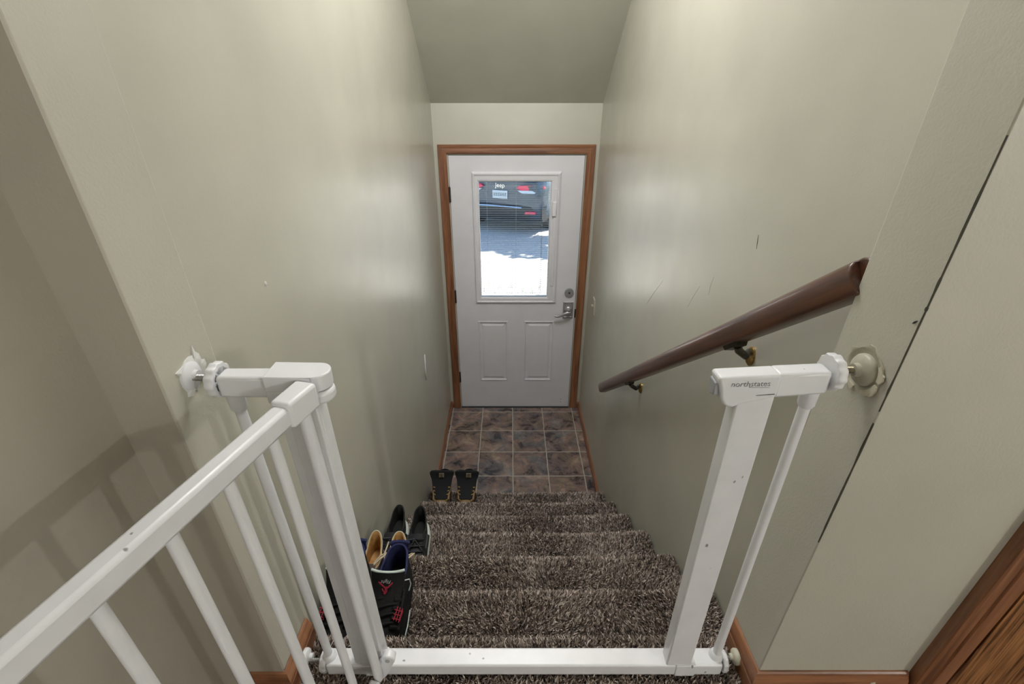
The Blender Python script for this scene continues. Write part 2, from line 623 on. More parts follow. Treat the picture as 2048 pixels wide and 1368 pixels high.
struct('wall_hall_near', MB().box(-0.75, 3.3, -7.6, -7.5, -0.05, ZT), M_far)
struct('floor_landing', MB().box(-SW, SW, 2.20, YD + TH, ZF - 0.10, ZF), M_tile)
struct('floor_subfloor', MB().box(-0.75, 3.3, -7.5, Y0 + 0.001, -0.15, -0.045), M_far)

# ------------------------------------------------------------------ carpet
RUN, RISE, PILE = 0.2675, 0.19, 0.013
EDGE = lambda k: 0.652 + RUN * k
YARN = np.array([(0.10, 0.076, 0.064), (0.22, 0.172, 0.147), (0.42, 0.340, 0.290), (0.60, 0.50, 0.435), (0.78, 0.68, 0.605), (0.88, 0.80, 0.735)])
YARN_P = np.array([0.20, 0.21, 0.20, 0.18, 0.14, 0.07])


def wave(x, y, seed):
    rs = np.random.RandomState(seed)
    out = np.zeros_like(x)
    for _ in range(7):
        a, b_, ph = rs.uniform(-22, 22), rs.uniform(-22, 22), rs.uniform(0, 6.28)
        out += np.sin(a * x + b_ * y + ph)
    return out / 3.0


def carpet_mesh(name, base, P, N, seed, length=0.019, width=0.0031, parent=None):
    """base MB plus one bent blade of yarn at every point"""
    rs = np.random.RandomState(seed)
    n = len(P)
    bm_v = np.array(base.v, dtype=np.float64)
    lx = 0.55 * wave(P[:, 0], P[:, 1] - P[:, 2], seed + 1) + rs.normal(0, 0.50, n)
    ly = 0.55 * wave(P[:, 0], P[:, 1] - P[:, 2], seed + 2) + rs.normal(0, 0.50, n)
    T2 = np.stack([np.zeros(n), N[:, 2], -N[:, 1]], 1)     # along the profile
    lean = np.stack([lx, np.zeros(n), np.zeros(n)], 1) + T2 * ly[:, None]
    d1 = N + 0.45 * lean
    d1 /= np.linalg.norm(d1, axis=1)[:, None]
    d2 = N * 0.75 + 1.0 * lean
    d2 /= np.linalg.norm(d2, axis=1)[:, None]
    L = length * rs.uniform(0.65, 1.15, n)[:, None]
    ang = rs.uniform(0, 6.283, n)
    U = np.stack([np.cos(ang), np.sin(ang) * N[:, 2], -np.sin(ang) * N[:, 1]], 1)
    wd = width * rs.uniform(0.7, 1.3, n)[:, None]
    m1 = P + d1 * L * 0.55
    xa, xb = P[:, 0].min() - 0.002, P[:, 0].max() + 0.002
    tip = m1 + d2 * L * 0.5
    V = np.empty((n, 5, 3))
    V[:, 0] = P - U * wd * 0.5
    V[:, 1] = P + U * wd * 0.5
    V[:, 2] = m1 + U * wd * 0.62
    V[:, 3] = m1 - U * wd * 0.62
    V[:, 4] = tip
    V[:, :, 0] = np.clip(V[:, :, 0], xa, xb)
    nb_ = len(bm_v)
    verts = np.concatenate([bm_v, V.reshape(-1, 3)])
    if parent is not None:
        verts = verts - np.array(origin_of(parent))
    loops, starts, tots = [], [], []
    s = 0
    bl = []
    for f in base.f:
        starts.append(s)
        tots.append(len(f))
        bl.extend(f)
        s += len(f)
    idx = nb_ + 5 * np.arange(n)[:, None]
    bl2 = np.concatenate([idx + np.array([[0, 1, 2, 3]]), idx + np.array([[3, 2, 4]])], 1).reshape(-1)
    st = s + 7 * np.arange(n)[:, None] + np.array([[0, 4]])
    tt = np.tile(np.array([4, 3]), n)
    all_loops = np.concatenate([np.array(bl, dtype=np.int64), bl2]).astype(np.int32)
    all_st = np.concatenate([np.array(starts, dtype=np.int64), st.reshape(-1)]).astype(np.int32)
    all_t = np.concatenate([np.array(tots, dtype=np.int64), tt]).astype(np.int32)
    me = bpy.data.meshes.new(name)
    me.vertices.add(len(verts))
    me.vertices.foreach_set('co', verts.astype(np.float32).reshape(-1))
    me.loops.add(len(all_loops))
    me.loops.foreach_set('vertex_index', all_loops)
    me.polygons.add(len(all_st))
    me.polygons.foreach_set('loop_start', all_st)
    me.update(calc_edges=True)
    me.validate()
    pick = rs.choice(len(YARN), n, p=YARN_P)
    col = YARN[pick] * rs.uniform(0.85, 1.15, n)[:, None]
    ca = np.ones((len(verts), 4), dtype=np.float32)
    ca[:nb_, :3] = (0.045, 0.035, 0.03)
    ca[nb_:, :3] = np.repeat(col, 5, axis=0)
    a = me.color_attributes.new('yarn', 'FLOAT_COLOR', 'POINT')
    a.data.foreach_set('color', ca.reshape(-1))
    me.materials.append(M_carpet)
    o = bpy.data.objects.new(name, me)
    C.objects.link(o)
    if parent is not None:
        o.parent = parent
    return o


def dip(x, k):
    return -0.012 * (1 - (x / 0.56) ** 2) * (0.35 if k == 0 else 1.0) + 0.0025 * np.sin(9 * x + k)


def step_profile(k, yb):
    """(y, z) points of the carpet backing: tread, rounded nosing, raked riser"""
    z, e = -RISE * k - PILE + (0.006 if k == 0 else 0), EDGE(k) - PILE + (0.010 if k == 0 else 0)
    r = 0.024
    pr = [(yb, z), (e - r - 0.03, z), (e - r, z)]
    for a in (25, 50, 75, 100, 125):
        pr.append((e - r + r * math.sin(R(a)), z - r + r * math.cos(R(a))))
    pr.append((e - 0.035, z - 0.075))
    pr.append((e - 0.042, (z - RISE + 0.0) if k < 6 else ZF - 0.01))
    return pr


def make_step(k, parent, x0, x1, yb, dens, seed, name):
    pr = step_profile(k, yb)
    xs = np.linspace(x0, x1, 23)
    zb = pr[-1][1] - 0.02
    base = MB()
    rings = []
    for x in xs:
        rr_ = []
        for (y, z) in pr:
            near = 1.0 if y > EDGE(k) - 0.09 and z > -RISE * k - 0.07 else 0.25
            rr_.append((x, y, z + float(dip(x, k)) * near))
        rr_ += [(x, pr[-1][0], zb), (x, yb, zb)]
        rings.append(rr_)
    base.loft(rings)
    # sample fibres along the profile
    rs = np.random.RandomState(seed)
    pts = np.array(pr)
    seg = np.linalg.norm(np.diff(pts, axis=0), axis=1)
    keep = len(seg) - 1
    wts = seg.copy()
    wts[-2] *= 0.7
    wts[-1] *= 0.30
    n = int(dens * (x1 - x0) * wts.sum())
    si = rs.choice(len(seg), n, p=wts / wts.sum())
    t = rs.uniform(0, 1, n)
    yz = pts[si] * (1 - t)[:, None] + pts[si + 1] * t[:, None]
    tang = (pts[si + 1] - pts[si]) / seg[si][:, None]
    nor = np.stack([-tang[:, 1], tang[:, 0]], 1)
    x = rs.uniform(x0 + 0.004, x1 - 0.004, n)
    near = np.where((yz[:, 0] > EDGE(k) - 0.09) & (yz[:, 1] > -RISE * k - 0.07), 1.0, 0.25)
    Pp = np.stack([x, yz[:, 0], yz[:, 1] + dip(x, k) * near], 1)
    Nn = np.stack([np.zeros(n), nor[:, 0], nor[:, 1]], 1)
    return carpet_mesh(name, base, Pp, Nn, seed, parent=parent)


stairs = thing('staircase', 'flight of stairs covered in brown shag carpet leading down to the door', 'stairs', (0, 0.9, -RISE))
DENS = [150000, 150000, 130000, 115000, 100000, 90000, 85000]
for k in range(1, 7):
    make_step(k, stairs, -SW + 0.002, SW - 0.002, EDGE(k - 1) - 0.055, DENS[k], 20 + k, 'step')
# top landing: same carpet, its edge is the first nosing
make_step(0, None, -0.485, 0.447, Y0, DENS[0], 20, 'floor_threshold')['kind'] = 'structure'
base = MB().box(-0.58, 1.6, -0.6, Y0, -0.06, -PILE)
rs = np.random.RandomState(5)
nfl = 90000
Pp = np.stack([rs.uniform(-0.56, 0.75, nfl), rs.uniform(-0.05, Y0, nfl), np.full(nfl, -PILE)], 1)
Nn = np.tile(np.array([[0.0, 0.0, 1.0]]), (nfl, 1))
carpet_mesh('floor_hall', base, Pp, Nn, 19)['kind'] = 'structure'

# ------------------------------------------------------------------ baseboards
BP = [(0, 0), (0.013, 0), (0.013, 0.040), (0.011, 0.043), (0.011, 0.047), (0.013, 0.050), (0.012, 0.058), (0.007, 0.066), (0.006, 0.071), (0.003, 0.074), (0, 0.074)]


def board(mb, p0, p1, nrm, ext0=0.0, ext1=0.0, h=1.0, lean0=0.0):
    """baseboard from p0 to p1 on a wall with normal nrm; ext = extra length of the face at outer corners"""
    p0, p1, nrm = Vector(p0), Vector(p1), Vector(nrm)
    t = (p1 - p0).normalized()
    r0 = [p0 - t * ext0 * (a / 0.013) + nrm * a + Vector((0, 0, 1)) * (z * h) for a, z in BP]
    r1 = [p1 + t * ext1 * (a / 0.013) + nrm * a + Vector((0, 0, 1)) * (z * h) for a, z in BP]
    mb.loft([r0, r1])
    return mb


e = 0.013
struct('baseboard_jamb_left', board(MB(), (JL(0) - 0.001, Y0, 0), (JL(0) - 0.001, 0.646, 0), (1, 0, 0), e, 0), M_oak[1], smooth=True, angle=25)
struct('baseboard_return_left', board(MB(), (HL(0), Y0, 0), (JL(0) - 0.001, Y0, 0), (0, -1, 0), -e, e), M_oak[0], smooth=True, angle=25)
struct('baseboard_hall_left', board(MB(), (HL(0) - 0.001, -7.5, 0), (HL(0) - 0.001, Y0, 0), (1, 0, 0), 0, -e), M_oak[1], smooth=True, angle=25)
struct('baseboard_jamb_right', board(MB(), (JR(0) + 0.001, Y0, 0), (JR(0) + 0.001, 0.652, 0), (-1, 0, 0), e, 0), M_oak[1], smooth=True, angle=25)
mb = board(MB(), (JR(0) + 0.001, Y0, 0), (0.745, Y0, 0), (0, -1, 0), e, 0)
bbr = struct('baseboard_hall_right', mb, M_oak[0], smooth=True, angle=25)
mb = MB()
poly = [(0.668, 0.046), (0.671, 0.054), (0.678, 0.057), (0.680, 0.051), (0.675, 0.045), (0.670, 0.040)]
mb.prism([(x, z) for x, z in poly], 1, Y0 - 0.0142, Y0 - 0.0125)
obj('chipped_spot', mb, M_paper, bbr)
struct('baseboard_landing_left', board(MB(), (-SW, 2.20, ZF), (-SW, YD, ZF), (1, 0, 0), 0, 0, 0.80), M_oak[1], smooth=True, angle=25)
struct('baseboard_landing_right', board(MB(), (SW, 2.20, ZF), (SW, YD, ZF), (-1, 0, 0), 0, 0, 0.80), M_oak[1], smooth=True, angle=25)
# short returns beside the door casing
struct('baseboard_far_left', board(MB(), (-SW, YD, ZF), (-0.523, YD, ZF), (0, -1, 0), -e, 0, 0.80), M_oak[0], smooth=True, angle=25)
struct('baseboard_far_right', board(MB(), (0.529, YD, ZF), (SW, YD, ZF), (0, -1, 0), 0, -e, 0.80), M_oak[0], smooth=True, angle=25)


# ------------------------------------------------------------------ casings and doors
def casing(mb_list, xi0, xi1, zi, zb, w, prof, yface, shear=0.0):
    """three mitred boards around an opening; prof = (t across 0 inner..1 outer, proud)"""
    def pt(x, z, p):
        return (x + shear * z, yface - p, z)
    L, T, Rr = MB(), MB(), MB()
    pr = [(0, 0)] + prof + [(1, 0)]
    L.loft([[pt(xi0 - t * w, zb, p) for t, p in pr], [pt(xi0 - t * w, zi + t * w, p) for t, p in pr]])
    Rr.loft([[pt(xi1 + t * w, zb, p) for t, p in pr], [pt(xi1 + t * w, zi + t * w, p) for t, p in pr]])
    T.loft([[pt(xi0 - t * w, zi + t * w, p) for t, p in pr], [pt(xi1 + t * w, zi + t * w, p) for t, p in pr]])
    return L, T, Rr


prof = [(0.0, 0.010), (0.10, 0.013), (0.45, 0.014), (0.60, 0.013), (0.80, 0.017), (0.95, 0.017), (1.0, 0.014)]
L_, T_, R_ = casing(None, -0.4645, 0.4665, 0.7225, ZF, 0.0585, prof, YD)
tr1 = bpy.data.objects.new('trim_1', None)
C.objects.link(tr1)
tr1.location = (0, YD, ZF)
tr1['kind'] = 'structure'
obj('casing_side', L_, M_oak[2], tr1, smooth=True, angle=20)
obj('casing_side', R_, M_oak[2], tr1, smooth=True, angle=20)
obj('casing_head', T_, M_oak[0], tr1, smooth=True, angle=20)
mb = MB()
for s in (-1, 1):
    xa, xb = sorted((s * 0.4595 + 0.001, s * 0.478 + 0.0))
    mb.box(xa, xb, YD - 0.002, YD + TH, ZF, 0.735)
mb.box(-0.478, 0.478, YD - 0.002, YD + TH, 0.7165, 0.735)
obj('door_jamb', mb, M_reveal, tr1)
mb = MB()
mb.box(0.4575, 0.4605, YD + 0.004, YD + 0.05, ZF, 0.718)
mb.box(-0.4585, -0.456, YD + 0.004, YD + 0.05, ZF, 0.718)
mb.box(-0.458, 0.46, YD + 0.004, YD + 0.05, 0.7125, 0.718)
obj('weatherstrip', mb, M_gap, tr1)
mb = MB()
mb.box(-0.46, 0.462, YD - 0.012, YD + 0.10, ZF - 0.002, ZF + 0.0045)
obj('door_sill', mb, M_gap, tr1)

# entry door
door = bpy.data.objects.new('door_1', None)
C.objects.link(door)
door.location = (0, YD, ZF)
door['kind'] = 'structure'
ZB, ZTp = -1.3185, 0.7125
DY0, DY1 = YD, YD + 0.044
mb = MB()
gx0, gx1, gz0, gz1 = -0.262, 0.238, -0.306, 0.546
mb.box(-0.456, gx0, DY0, DY1, -0.43, ZTp)
mb.box(gx1, 0.4573, DY0, DY1, -0.43, ZTp)
mb.box(gx0, gx1, DY0, DY1, gz1, ZTp)
mb.box(gx0, gx1, DY0, DY1, -0.43, gz0)
px = [(-0.2925, -0.061), (0.0695, 0.302)]
pz0, pz1 = -1.057, -0.508
mb.box(-0.456, px[0][0], DY0, DY1, ZB, -0.43)
mb.box(px[0][1], px[1][0], DY0, DY1, ZB, -0.43)
mb.box(px[1][1], 0.4573, DY0, DY1, ZB, -0.43)
for a, b_ in px:
    mb.box(a, b_, DY0, DY1, pz1, -0.43)
    mb.box(a, b_, DY0, DY1, ZB, pz0)
obj('door_slab', mb, M_door, door)
for a, b_ in px:
    mb = MB()
    rings = []
    for ins, dep in ((0, 0.0), (0.002, -0.003), (0.010, -0.003), (0.013, 0.007), (0.022, 0.008), (0.040, 0.001), (0.043, 0.0005)):
        rings.append([(a + ins, DY0 + dep, pz0 + ins), (b_ - ins, DY0 + dep, pz0 + ins), (b_ - ins, DY0 + dep, pz1 - ins), (a + ins, DY0 + dep, pz1 - ins)])
    rings.insert(0, [(p[0], DY1, p[2]) for p in rings[0]])
    mb.loft(rings)
    obj('raised_panel', mb, M_door, door)


def rect_loft(o4, i4, prof):
    """mitred frame between outer and inner rectangles (x0,x1,z0,z1); prof = (t, y)"""
    rings = []
    for t, y in prof:
        q = [o4[k] + (i4[k] - o4[k]) * t for k in range(4)]
        rings.append([(q[0], y, q[2]), (q[1], y, q[2]), (q[1], y, q[3]), (q[0], y, q[3])])
    return MB().loft(rings, False, False)


fr_o = (-0.304, 0.3075, -0.350, 0.6095)
fr_i = (-0.259, 0.2370, -0.304, 0.5435)
lite = obj('window_frame', rect_loft(fr_o, fr_i, [(0, DY0 + 0.002), (0, DY0 - 0.008), (0.18, DY0 - 0.016), (0.32, DY0 - 0.014), (0.40, DY0 - 0.010), (0.80, DY0 - 0.010), (0.92, DY0 - 0.007), (1.0, DY0 + 0.004), (1.0, DY0 + 0.040), (0, DY0 + 0.046), (0, DY0 + 0.002)]), M_door, door, smooth=True, angle=20)
mb = MB().box(0.262, 0.281, DY0 - 0.0165, DY0 - 0.009, -0.21, 0.50)
obj('slider_track', mb, M_door, lite, bevel=0.002)
mb = MB().box(0.252, 0.280, DY0 - 0.030, DY0 - 0.014, 0.315, 0.412)
obj('blind_slider', mb, M_plastic, lite, bevel=0.003)
for yy in (DY0 + 0.008, DY0 + 0.034):
    obj('glass_pane', MB().box(-0.264, 0.240, yy, yy + 0.003, -0.308, 0.548), M_glass, lite)
mb = MB()
zz = gz0 + 0.012
tl = R(-8)
while zz < gz1 - 0.008:
    w2 = 0.0060
    cy_, sy_ = math.cos(tl) * w2, math.sin(tl) * w2
    yc = DY0 + 0.0225
    mb.hexa([(-0.255, yc - cy_, zz - sy_), (0.233, yc - cy_, zz - sy_), (0.233, yc + cy_, zz + sy_), (-0.255, yc + cy_, zz + sy_),
             (-0.255, yc - cy_, zz - sy_ + 0.0008), (0.233, yc - cy_, zz - sy_ + 0.0008), (0.233, yc + cy_, zz + sy_ + 0.0008), (-0.255, yc + cy_, zz + sy_ + 0.0008)])
    zz += 0.0155
obj('blind_slats', mb, M_slat, lite)
mb = MB()
for x in (-0.205, 0.0, 0.190):
    mb.box(x - 0.0007, x + 0.0007, DY0 + 0.0155, DY0 + 0.0165, gz0, gz1)
obj('blind_cord', mb, M_slat, lite)
mb = MB().tube([(0.181, DY0 + 0.014, gz1), (0.187, DY0 + 0.014, gz0 + 0.02)], 0.0013, 6)
obj('blind_wand', mb, M_grey, lite)
mb = MB().box(-0.452, 0.4555, DY0 + 0.001, DY0 + 0.012, ZB - 0.0045, ZB + 0.004)
obj('door_sweep', mb, M_sill, door)
# hinges
for zc, hh in ((0.4574, 0.10), (-0.2998, 0.10), (-1.0213, 0.095)):
    mb = MB()
    mb.tube([(-0.4585, YD - 0.006, zc - hh / 2), (-0.4585, YD - 0.006, zc + hh / 2)], 0.0065, 10)
    mb.tube([(-0.4585, YD - 0.006, zc + hh / 2 - 0.002), (-0.4585, YD - 0.006, zc + hh / 2 + 0.008)], [0.004, 0.0015], 8)
    for q in range(-2, 3):
        mb.box(-0.468, -0.456, YD - 0.006, YD + 0.001, zc + q * 0.019 - 0.007, zc + q * 0.019 + 0.007)
    mb.box(-0.4645, -0.4525, YD - 0.0015, YD + 0.003, zc - hh / 2, zc + hh / 2)
    obj('hinge', mb, M_hinge, door, smooth=True)
# deadbolt
mb = MB()
dx, dz = 0.407, -0.2655
rings = []
for r_, p in ((0.0345, 0.0), (0.0345, 0.010), (0.032, 0.014), (0.010, 0.0155)):
    rings.append(circ(32, r_, lambda a, c_: (dx + a, DY0 - p, dz + c_)))
mb.loft(rings)
db = obj('deadbolt', mb, M_nickel_dk, door, smooth=True)
obj('keyhole', MB().loft([circ(16, r_, lambda a, c_: (dx + a, DY0 - p, dz + c_)) for r_, p in ((0.0065, 0.012), (0.0065, 0.0175), (0.004, 0.018))]), M_black, db, smooth=True)
# lever handle with rectangular plate
hx0, hx1, hz0, hz1 = 0.3665, 0.446, -0.478, -0.340
mb = MB()
rings = []
for ins, p in ((0, 0), (0, 0.006), (0.004, 0.010), (0.011, 0.010), (0.014, 0.007), (0.030, 0.0075)):
    rings.append([(hx0 + ins, DY0 - p, hz0 + ins), (hx1 - ins, DY0 - p, hz0 + ins), (hx1 - ins, DY0 - p, hz1 - ins), (hx0 + ins, DY0 - p, hz1 - ins)])
mb.loft(rings)
lv = obj('handle_plate', mb, M_nickel, door)
hx, hz = 0.408, -0.402
mb = MB()
mb.loft([circ(24, r_, lambda a, c_: (hx + a, DY0 - p, hz + c_)) for r_, p in ((0.030, 0.007), (0.029, 0.016), (0.023, 0.024), (0.014, 0.028), (0.012, 0.045), (0.011, 0.058))])
mb.loft([[(hx + a, DY0 - p, hz + 0.028 + c_) for a, c_ in ((-0.020, 0), (0.020, 0), (0.016, 0.018), (0, 0.026), (-0.016, 0.018))] for p in (0.007, 0.013)])
obj('handle_rose', mb, M_nickel, lv, smooth=True)
mb = MB()
mb.tube([(hx + 0.012, DY0 - 0.052, hz - 0.010), (hx - 0.012, DY0 - 0.055, hz - 0.012), (hx - 0.036, DY0 - 0.056, hz - 0.022), (hx - 0.060, DY0 - 0.055, hz - 0.036), (hx - 0.078, DY0 - 0.052, hz - 0.044), (hx - 0.094, DY0 - 0.048, hz - 0.045), (hx - 0.110, DY0 - 0.046, hz - 0.041)],
        [0.009, 0.011, 0.009, 0.008, 0.0075, 0.007, 0.004], 12, flat=1.2)
obj('lever', mb, M_nickel, lv, smooth=True)
obj('lock_keyhole', MB().loft([circ(12, 0.0055, lambda a, c_: (hx + a, DY0 - p, hz + 0.002 + c_)) for p in (0.024, 0.0595)]), M_black, lv, smooth=True)
obj('strike_plate', MB().box(0.4575, 0.4675, YD - 0.004, YD + 0.01, -0.475, -0.405), M_hinge, door)
# two screw scuffs at the foot of the slab
for q in (0.0, -0.027):
    mb = MB()
    mb.loft([[(0.392 + a * 0.9, DY0 - p, -1.245 + q + c_ * 0.5) for a, c_ in [(0.005 * math.cos(t_ * 0.785), 0.005 * math.sin(t_ * 0.785)) for t_ in range(8)]] for p in (0.0, 0.0008)])
    obj('scuff_mark', mb, M_scuff, door)

# oak closet door on the right of the hall
D2 = 0.045
prof2 = [(0.0, 0.010), (0.03, 0.012), (0.40, 0.013), (0.46, 0.0085), (0.52, 0.0085), (0.60, 0.0165), (0.78, 0.020), (0.93, 0.022), (0.98, 0.020), (1.0, 0.017)]
L_, T_, R_ = casing(None, 0.8215, 1.645, 2.03, -0.012, 0.0745, prof2, Y0, D2)
tr2 = bpy.data.objects.new('trim_2', None)
C.objects.link(tr2)
tr2.location = (0.8, Y0, 0)
tr2['kind'] = 'structure'
obj('casing_side', L_, M_oak[2], tr2, smooth=True, angle=20)
obj('casing_side', R_, M_oak[2], tr2, smooth=True, angle=20)
obj('casing_head', T_, M_oak[0], tr2, smooth=True, angle=20)
mb = MB()
xs_ = lambda x, z: x + D2 * z
mb.hexa([(0.829, Y0 - 0.0098, 0.0), (1.64, Y0 - 0.0098, 0.0), (1.64, Y0 + 0.032, 0.0), (0.829, Y0 + 0.032, 0.0),
         (xs_(0.829, 2.02), Y0 - 0.0098, 2.02), (xs_(1.64, 2.02), Y0 - 0.0098, 2.02), (xs_(1.64, 2.02), Y0 + 0.032, 2.02), (xs_(0.829, 2.02), Y0 + 0.032, 2.02)])
struct('door_2', mb, M_oakdoor)
mb = MB().hexa([(0.80, Y0 + 0.04, 0.0), (1.66, Y0 + 0.04, 0.0), (1.66, Y1, 0.0), (0.80, Y1, 0.0),
                (0.89, Y0 + 0.04, 2.05), (1.75, Y0 + 0.04, 2.05), (1.75, Y1, 2.05), (0.89, Y1, 2.05)])
struct('wall_dark_backing', mb, M_gap)  # near-black sheet, stands in for the shade seen through the door gap

# ------------------------------------------------------------------ marks on the walls
def blob_prism(pts, axis, a0, a1):
    return MB().prism(pts, axis, a0, a1)


wl_obj = bpy.data.objects['wall_left']
wr_obj = bpy.data.objects['wall_right']
# torn white plaster behind the upper left gate cup
rs = np.random.RandomState(3)
star = [(0.6330, 0.7300), (0.6270, 0.7330), (0.6255, 0.7440), (0.6200, 0.7500), (0.6175, 0.7620), (0.6140, 0.7480), (0.6040, 0.7500), (0.5930, 0.7480), (0.5860, 0.7440),
        (0.5700, 0.7420), (0.5760, 0.7330), (0.5730, 0.7180), (0.5780, 0.7060), (0.5760, 0.6990), (0.5860, 0.6950), (0.5920, 0.7010), (0.5980, 0.6960), (0.6080, 0.7060), (0.6150, 0.7030), (0.6260, 0.7010), (0.6350, 0.7060), (0.6290, 0.7150), (0.6340, 0.7220)]
rings = []
for x_off, sc_ in ((-0.002, 1.0), (0.0016, 1.0), (0.0035, 0.72)):
    rings.append([(JL(z) + x_off, 0.6015 + (y - 0.6015) * sc_, 0.722 + (z - 0.722) * sc_) for y, z in star])
pl = obj('torn_plaster', MB().loft(rings), M_plaster, jl)
# peeled paint around the upper right cup
ring_o, ring_i = [], []
for i in range(26):
    a = 2 * math.pi * i / 26
    k = 1 + rs.uniform(-0.10, 0.10)
    y, z = 0.592 + 0.037 * k * math.cos(a), 0.737 + 0.036 * k * math.sin(a)
    ring_o.append((y, z))
    ring_i.append((0.592 + 0.032 * math.cos(a) * (1 + rs.uniform(-0.05, 0.05)), 0.737 + 0.031 * math.sin(a)))
mb = MB()
mb.loft([[(JR(z) + 0.002, y, z) for y, z in ring_o], [(JR(z) - 0.0018, y, z) for y, z in ring_o],
         [(JR(z) - 0.0022, y, z) for y, z in ring_i], [(JR(z) - 0.0004, 0.592 + (y - 0.592) * 0.93, 0.737 + (z - 0.737) * 0.93) for y, z in ring_i]], False, True)
obj('peeled_paint_patch', mb, M_plaster2, jr, smooth=True, angle=50)
mb = MB()
for a0, a1 in ((-70, -15), (-150, -95), (-5, 35)):
    inn, out = [], []
    for q in range(9):
        a = R(a0 + (a1 - a0) * q / 8)
        j = rs.uniform(0, 0.007) * math.sin(math.pi * q / 8)
        inn.append((0.592 - 0.031 * math.cos(a), 0.737 + 0.030 * math.sin(a)))
        out.append((0.592 - (0.037 + j) * math.cos(a), 0.737 + (0.036 + j) * math.sin(a)))
    poly = inn + out[::-1]
    mb.loft([[(JR(z) - 0.0015, y, z) for y, z in poly], [(JR(z) - 0.0042, y, z) for y, z in poly]])
obj('torn_paper', mb, M_paper, jr)
# crack down the right corner
def crack_piece(z0, z1, w):
    pts_l, pts_r = [], []
    n = max(5, int((z1 - z0) / 0.008))
    for i in range(n + 1):
        z = z0 + (z1 - z0) * i / n
        k = 0.62 * w * (0.35 + 0.65 * math.sin(math.pi * i / n)) * rs.uniform(0.7, 1.25)
        pts_l.append((JR(z) - 0.0009, Y0 + 0.0005 + k, z))
        pts_r.append((JR(z) + k * 0.55, Y0 - 0.0009, z))
    return pts_l, pts_r


mb = MB()
for z0, z1, w in ((0.44, 0.60, 0.0020), (0.60, 0.68, 0.0023), (0.70, 1.05, 0.0008), (0.93, 1.005, 0.0020), (0.725, 0.75, 0.0018), (0.875, 0.895, 0.0026), (0.85, 0.856, 0.0030)):
    a, c_ = crack_piece(z0, z1, w)
    n = len(a)
    edge = [(JR(p[2]) - 0.0011, Y0 - 0.0011, p[2]) for p in a]
    mb.add(a + edge + c_, [(i, i + 1, n + i + 1, n + i) for i in range(n - 1)] + [(n + i, n + i + 1, 2 * n + i + 1, 2 * n + i) for i in range(n - 1)])
obj('corner_crack', mb, M_crack, jr)
mb = MB()
for y, z, r_ in ((0.5475, 0.832, 0.0028),):
    mb.loft([[(JR(z) - d_, y + a, z + c_ * 1.2) for a, c_ in ((-r_, r_), (r_ * 0.3, r_ * 0.2), (r_, -r_), (-r_ * 0.2, -r_ * 0.4))] for d_ in (-0.001, 0.001)])
obj('dent', mb, M_gap, jr)
# small marks on the stair walls
nl = thing('wall_anchor', 'tiny white wall plug left in the left stairwell wall', 'wall plug', (-SW, 0.9345, 0.738))
obj('plug', MB().loft([circ(10, r_, lambda a, c_: (-SW + p, 0.9345 + a * 0.8, 0.738 + c_ * 1.5)) for r_, p in ((0.0034, -0.001), (0.0034, 0.002), (0.0015, 0.0035))]), M_plaster, nl, smooth=True)
hk = thing('wire_hook', 'thin curved wire sticking out of left wall near the door', 'hook', (-SW, 2.46, -0.37))
pts = [(-SW + 0.0015, 2.480, -0.290), (-SW + 0.004, 2.462, -0.318), (-SW + 0.005, 2.447, -0.350), (-SW + 0.005, 2.443, -0.385), (-SW + 0.004, 2.449, -0.425), (-SW + 0.001, 2.464, -0.455)]
obj('wire', MB().tube(pts, 0.0036, 8), M_plaster, hk, smooth=True)
mb = MB()
mb.tube([(SW - 0.0002, 1.1313, 0.787), (SW - 0.0002, 1.1275, 0.770), (SW - 0.0002, 1.1248, 0.754)], [0.0004, 0.0010, 0.0004], 6)
obj('scratch', mb, M_scuff, wr_obj)

for p0, p1 in (((1.9206, 0.2722), (1.7509, 0.4449)), ((1.4716, 0.4507), (1.4058, 0.5523)), ((1.3332, 0.5515), (1.3221, 0.6136))):
    mid_ = ((p0[0] + p1[0]) / 2 + 0.004, (p0[1] + p1[1]) / 2)
    obj('light_scratch', MB().tube([(SW - 0.0001, *p0), (SW - 0.0001, *mid_), (SW - 0.0001, *p1)], [0.0003, 0.0006, 0.0003], 6), M_paper, wr_obj)

# light switch beside the door
sw = thing('light_switch', 'cream light switch plate on right wall beside the door', 'light switch', (SW, 3.115, -0.25))
mb = MB()
rings = []
for ins, p in ((0, 0), (0, 0.003), (0.004, 0.006), (0.012, 0.0065)):
    rings.append([(SW - p, 3.08 + ins, -0.308 + ins), (SW - p, 3.15 - ins, -0.308 + ins), (SW - p, 3.15 - ins, -0.193 - ins), (SW - p, 3.08 + ins, -0.193 - ins)])
obj('switch_plate', MB().loft(rings), M_wall, sw)
obj('toggle', MB().hexa([(SW - 0.006, 3.110, -0.256), (SW - 0.006, 3.120, -0.256), (SW - 0.006, 3.120, -0.242), (SW - 0.006, 3.110, -0.242),
                         (SW - 0.019, 3.111, -0.249), (SW - 0.019, 3.119, -0.249), (SW - 0.019, 3.119, -0.240), (SW - 0.019, 3.111, -0.240)]), M_cream, sw)

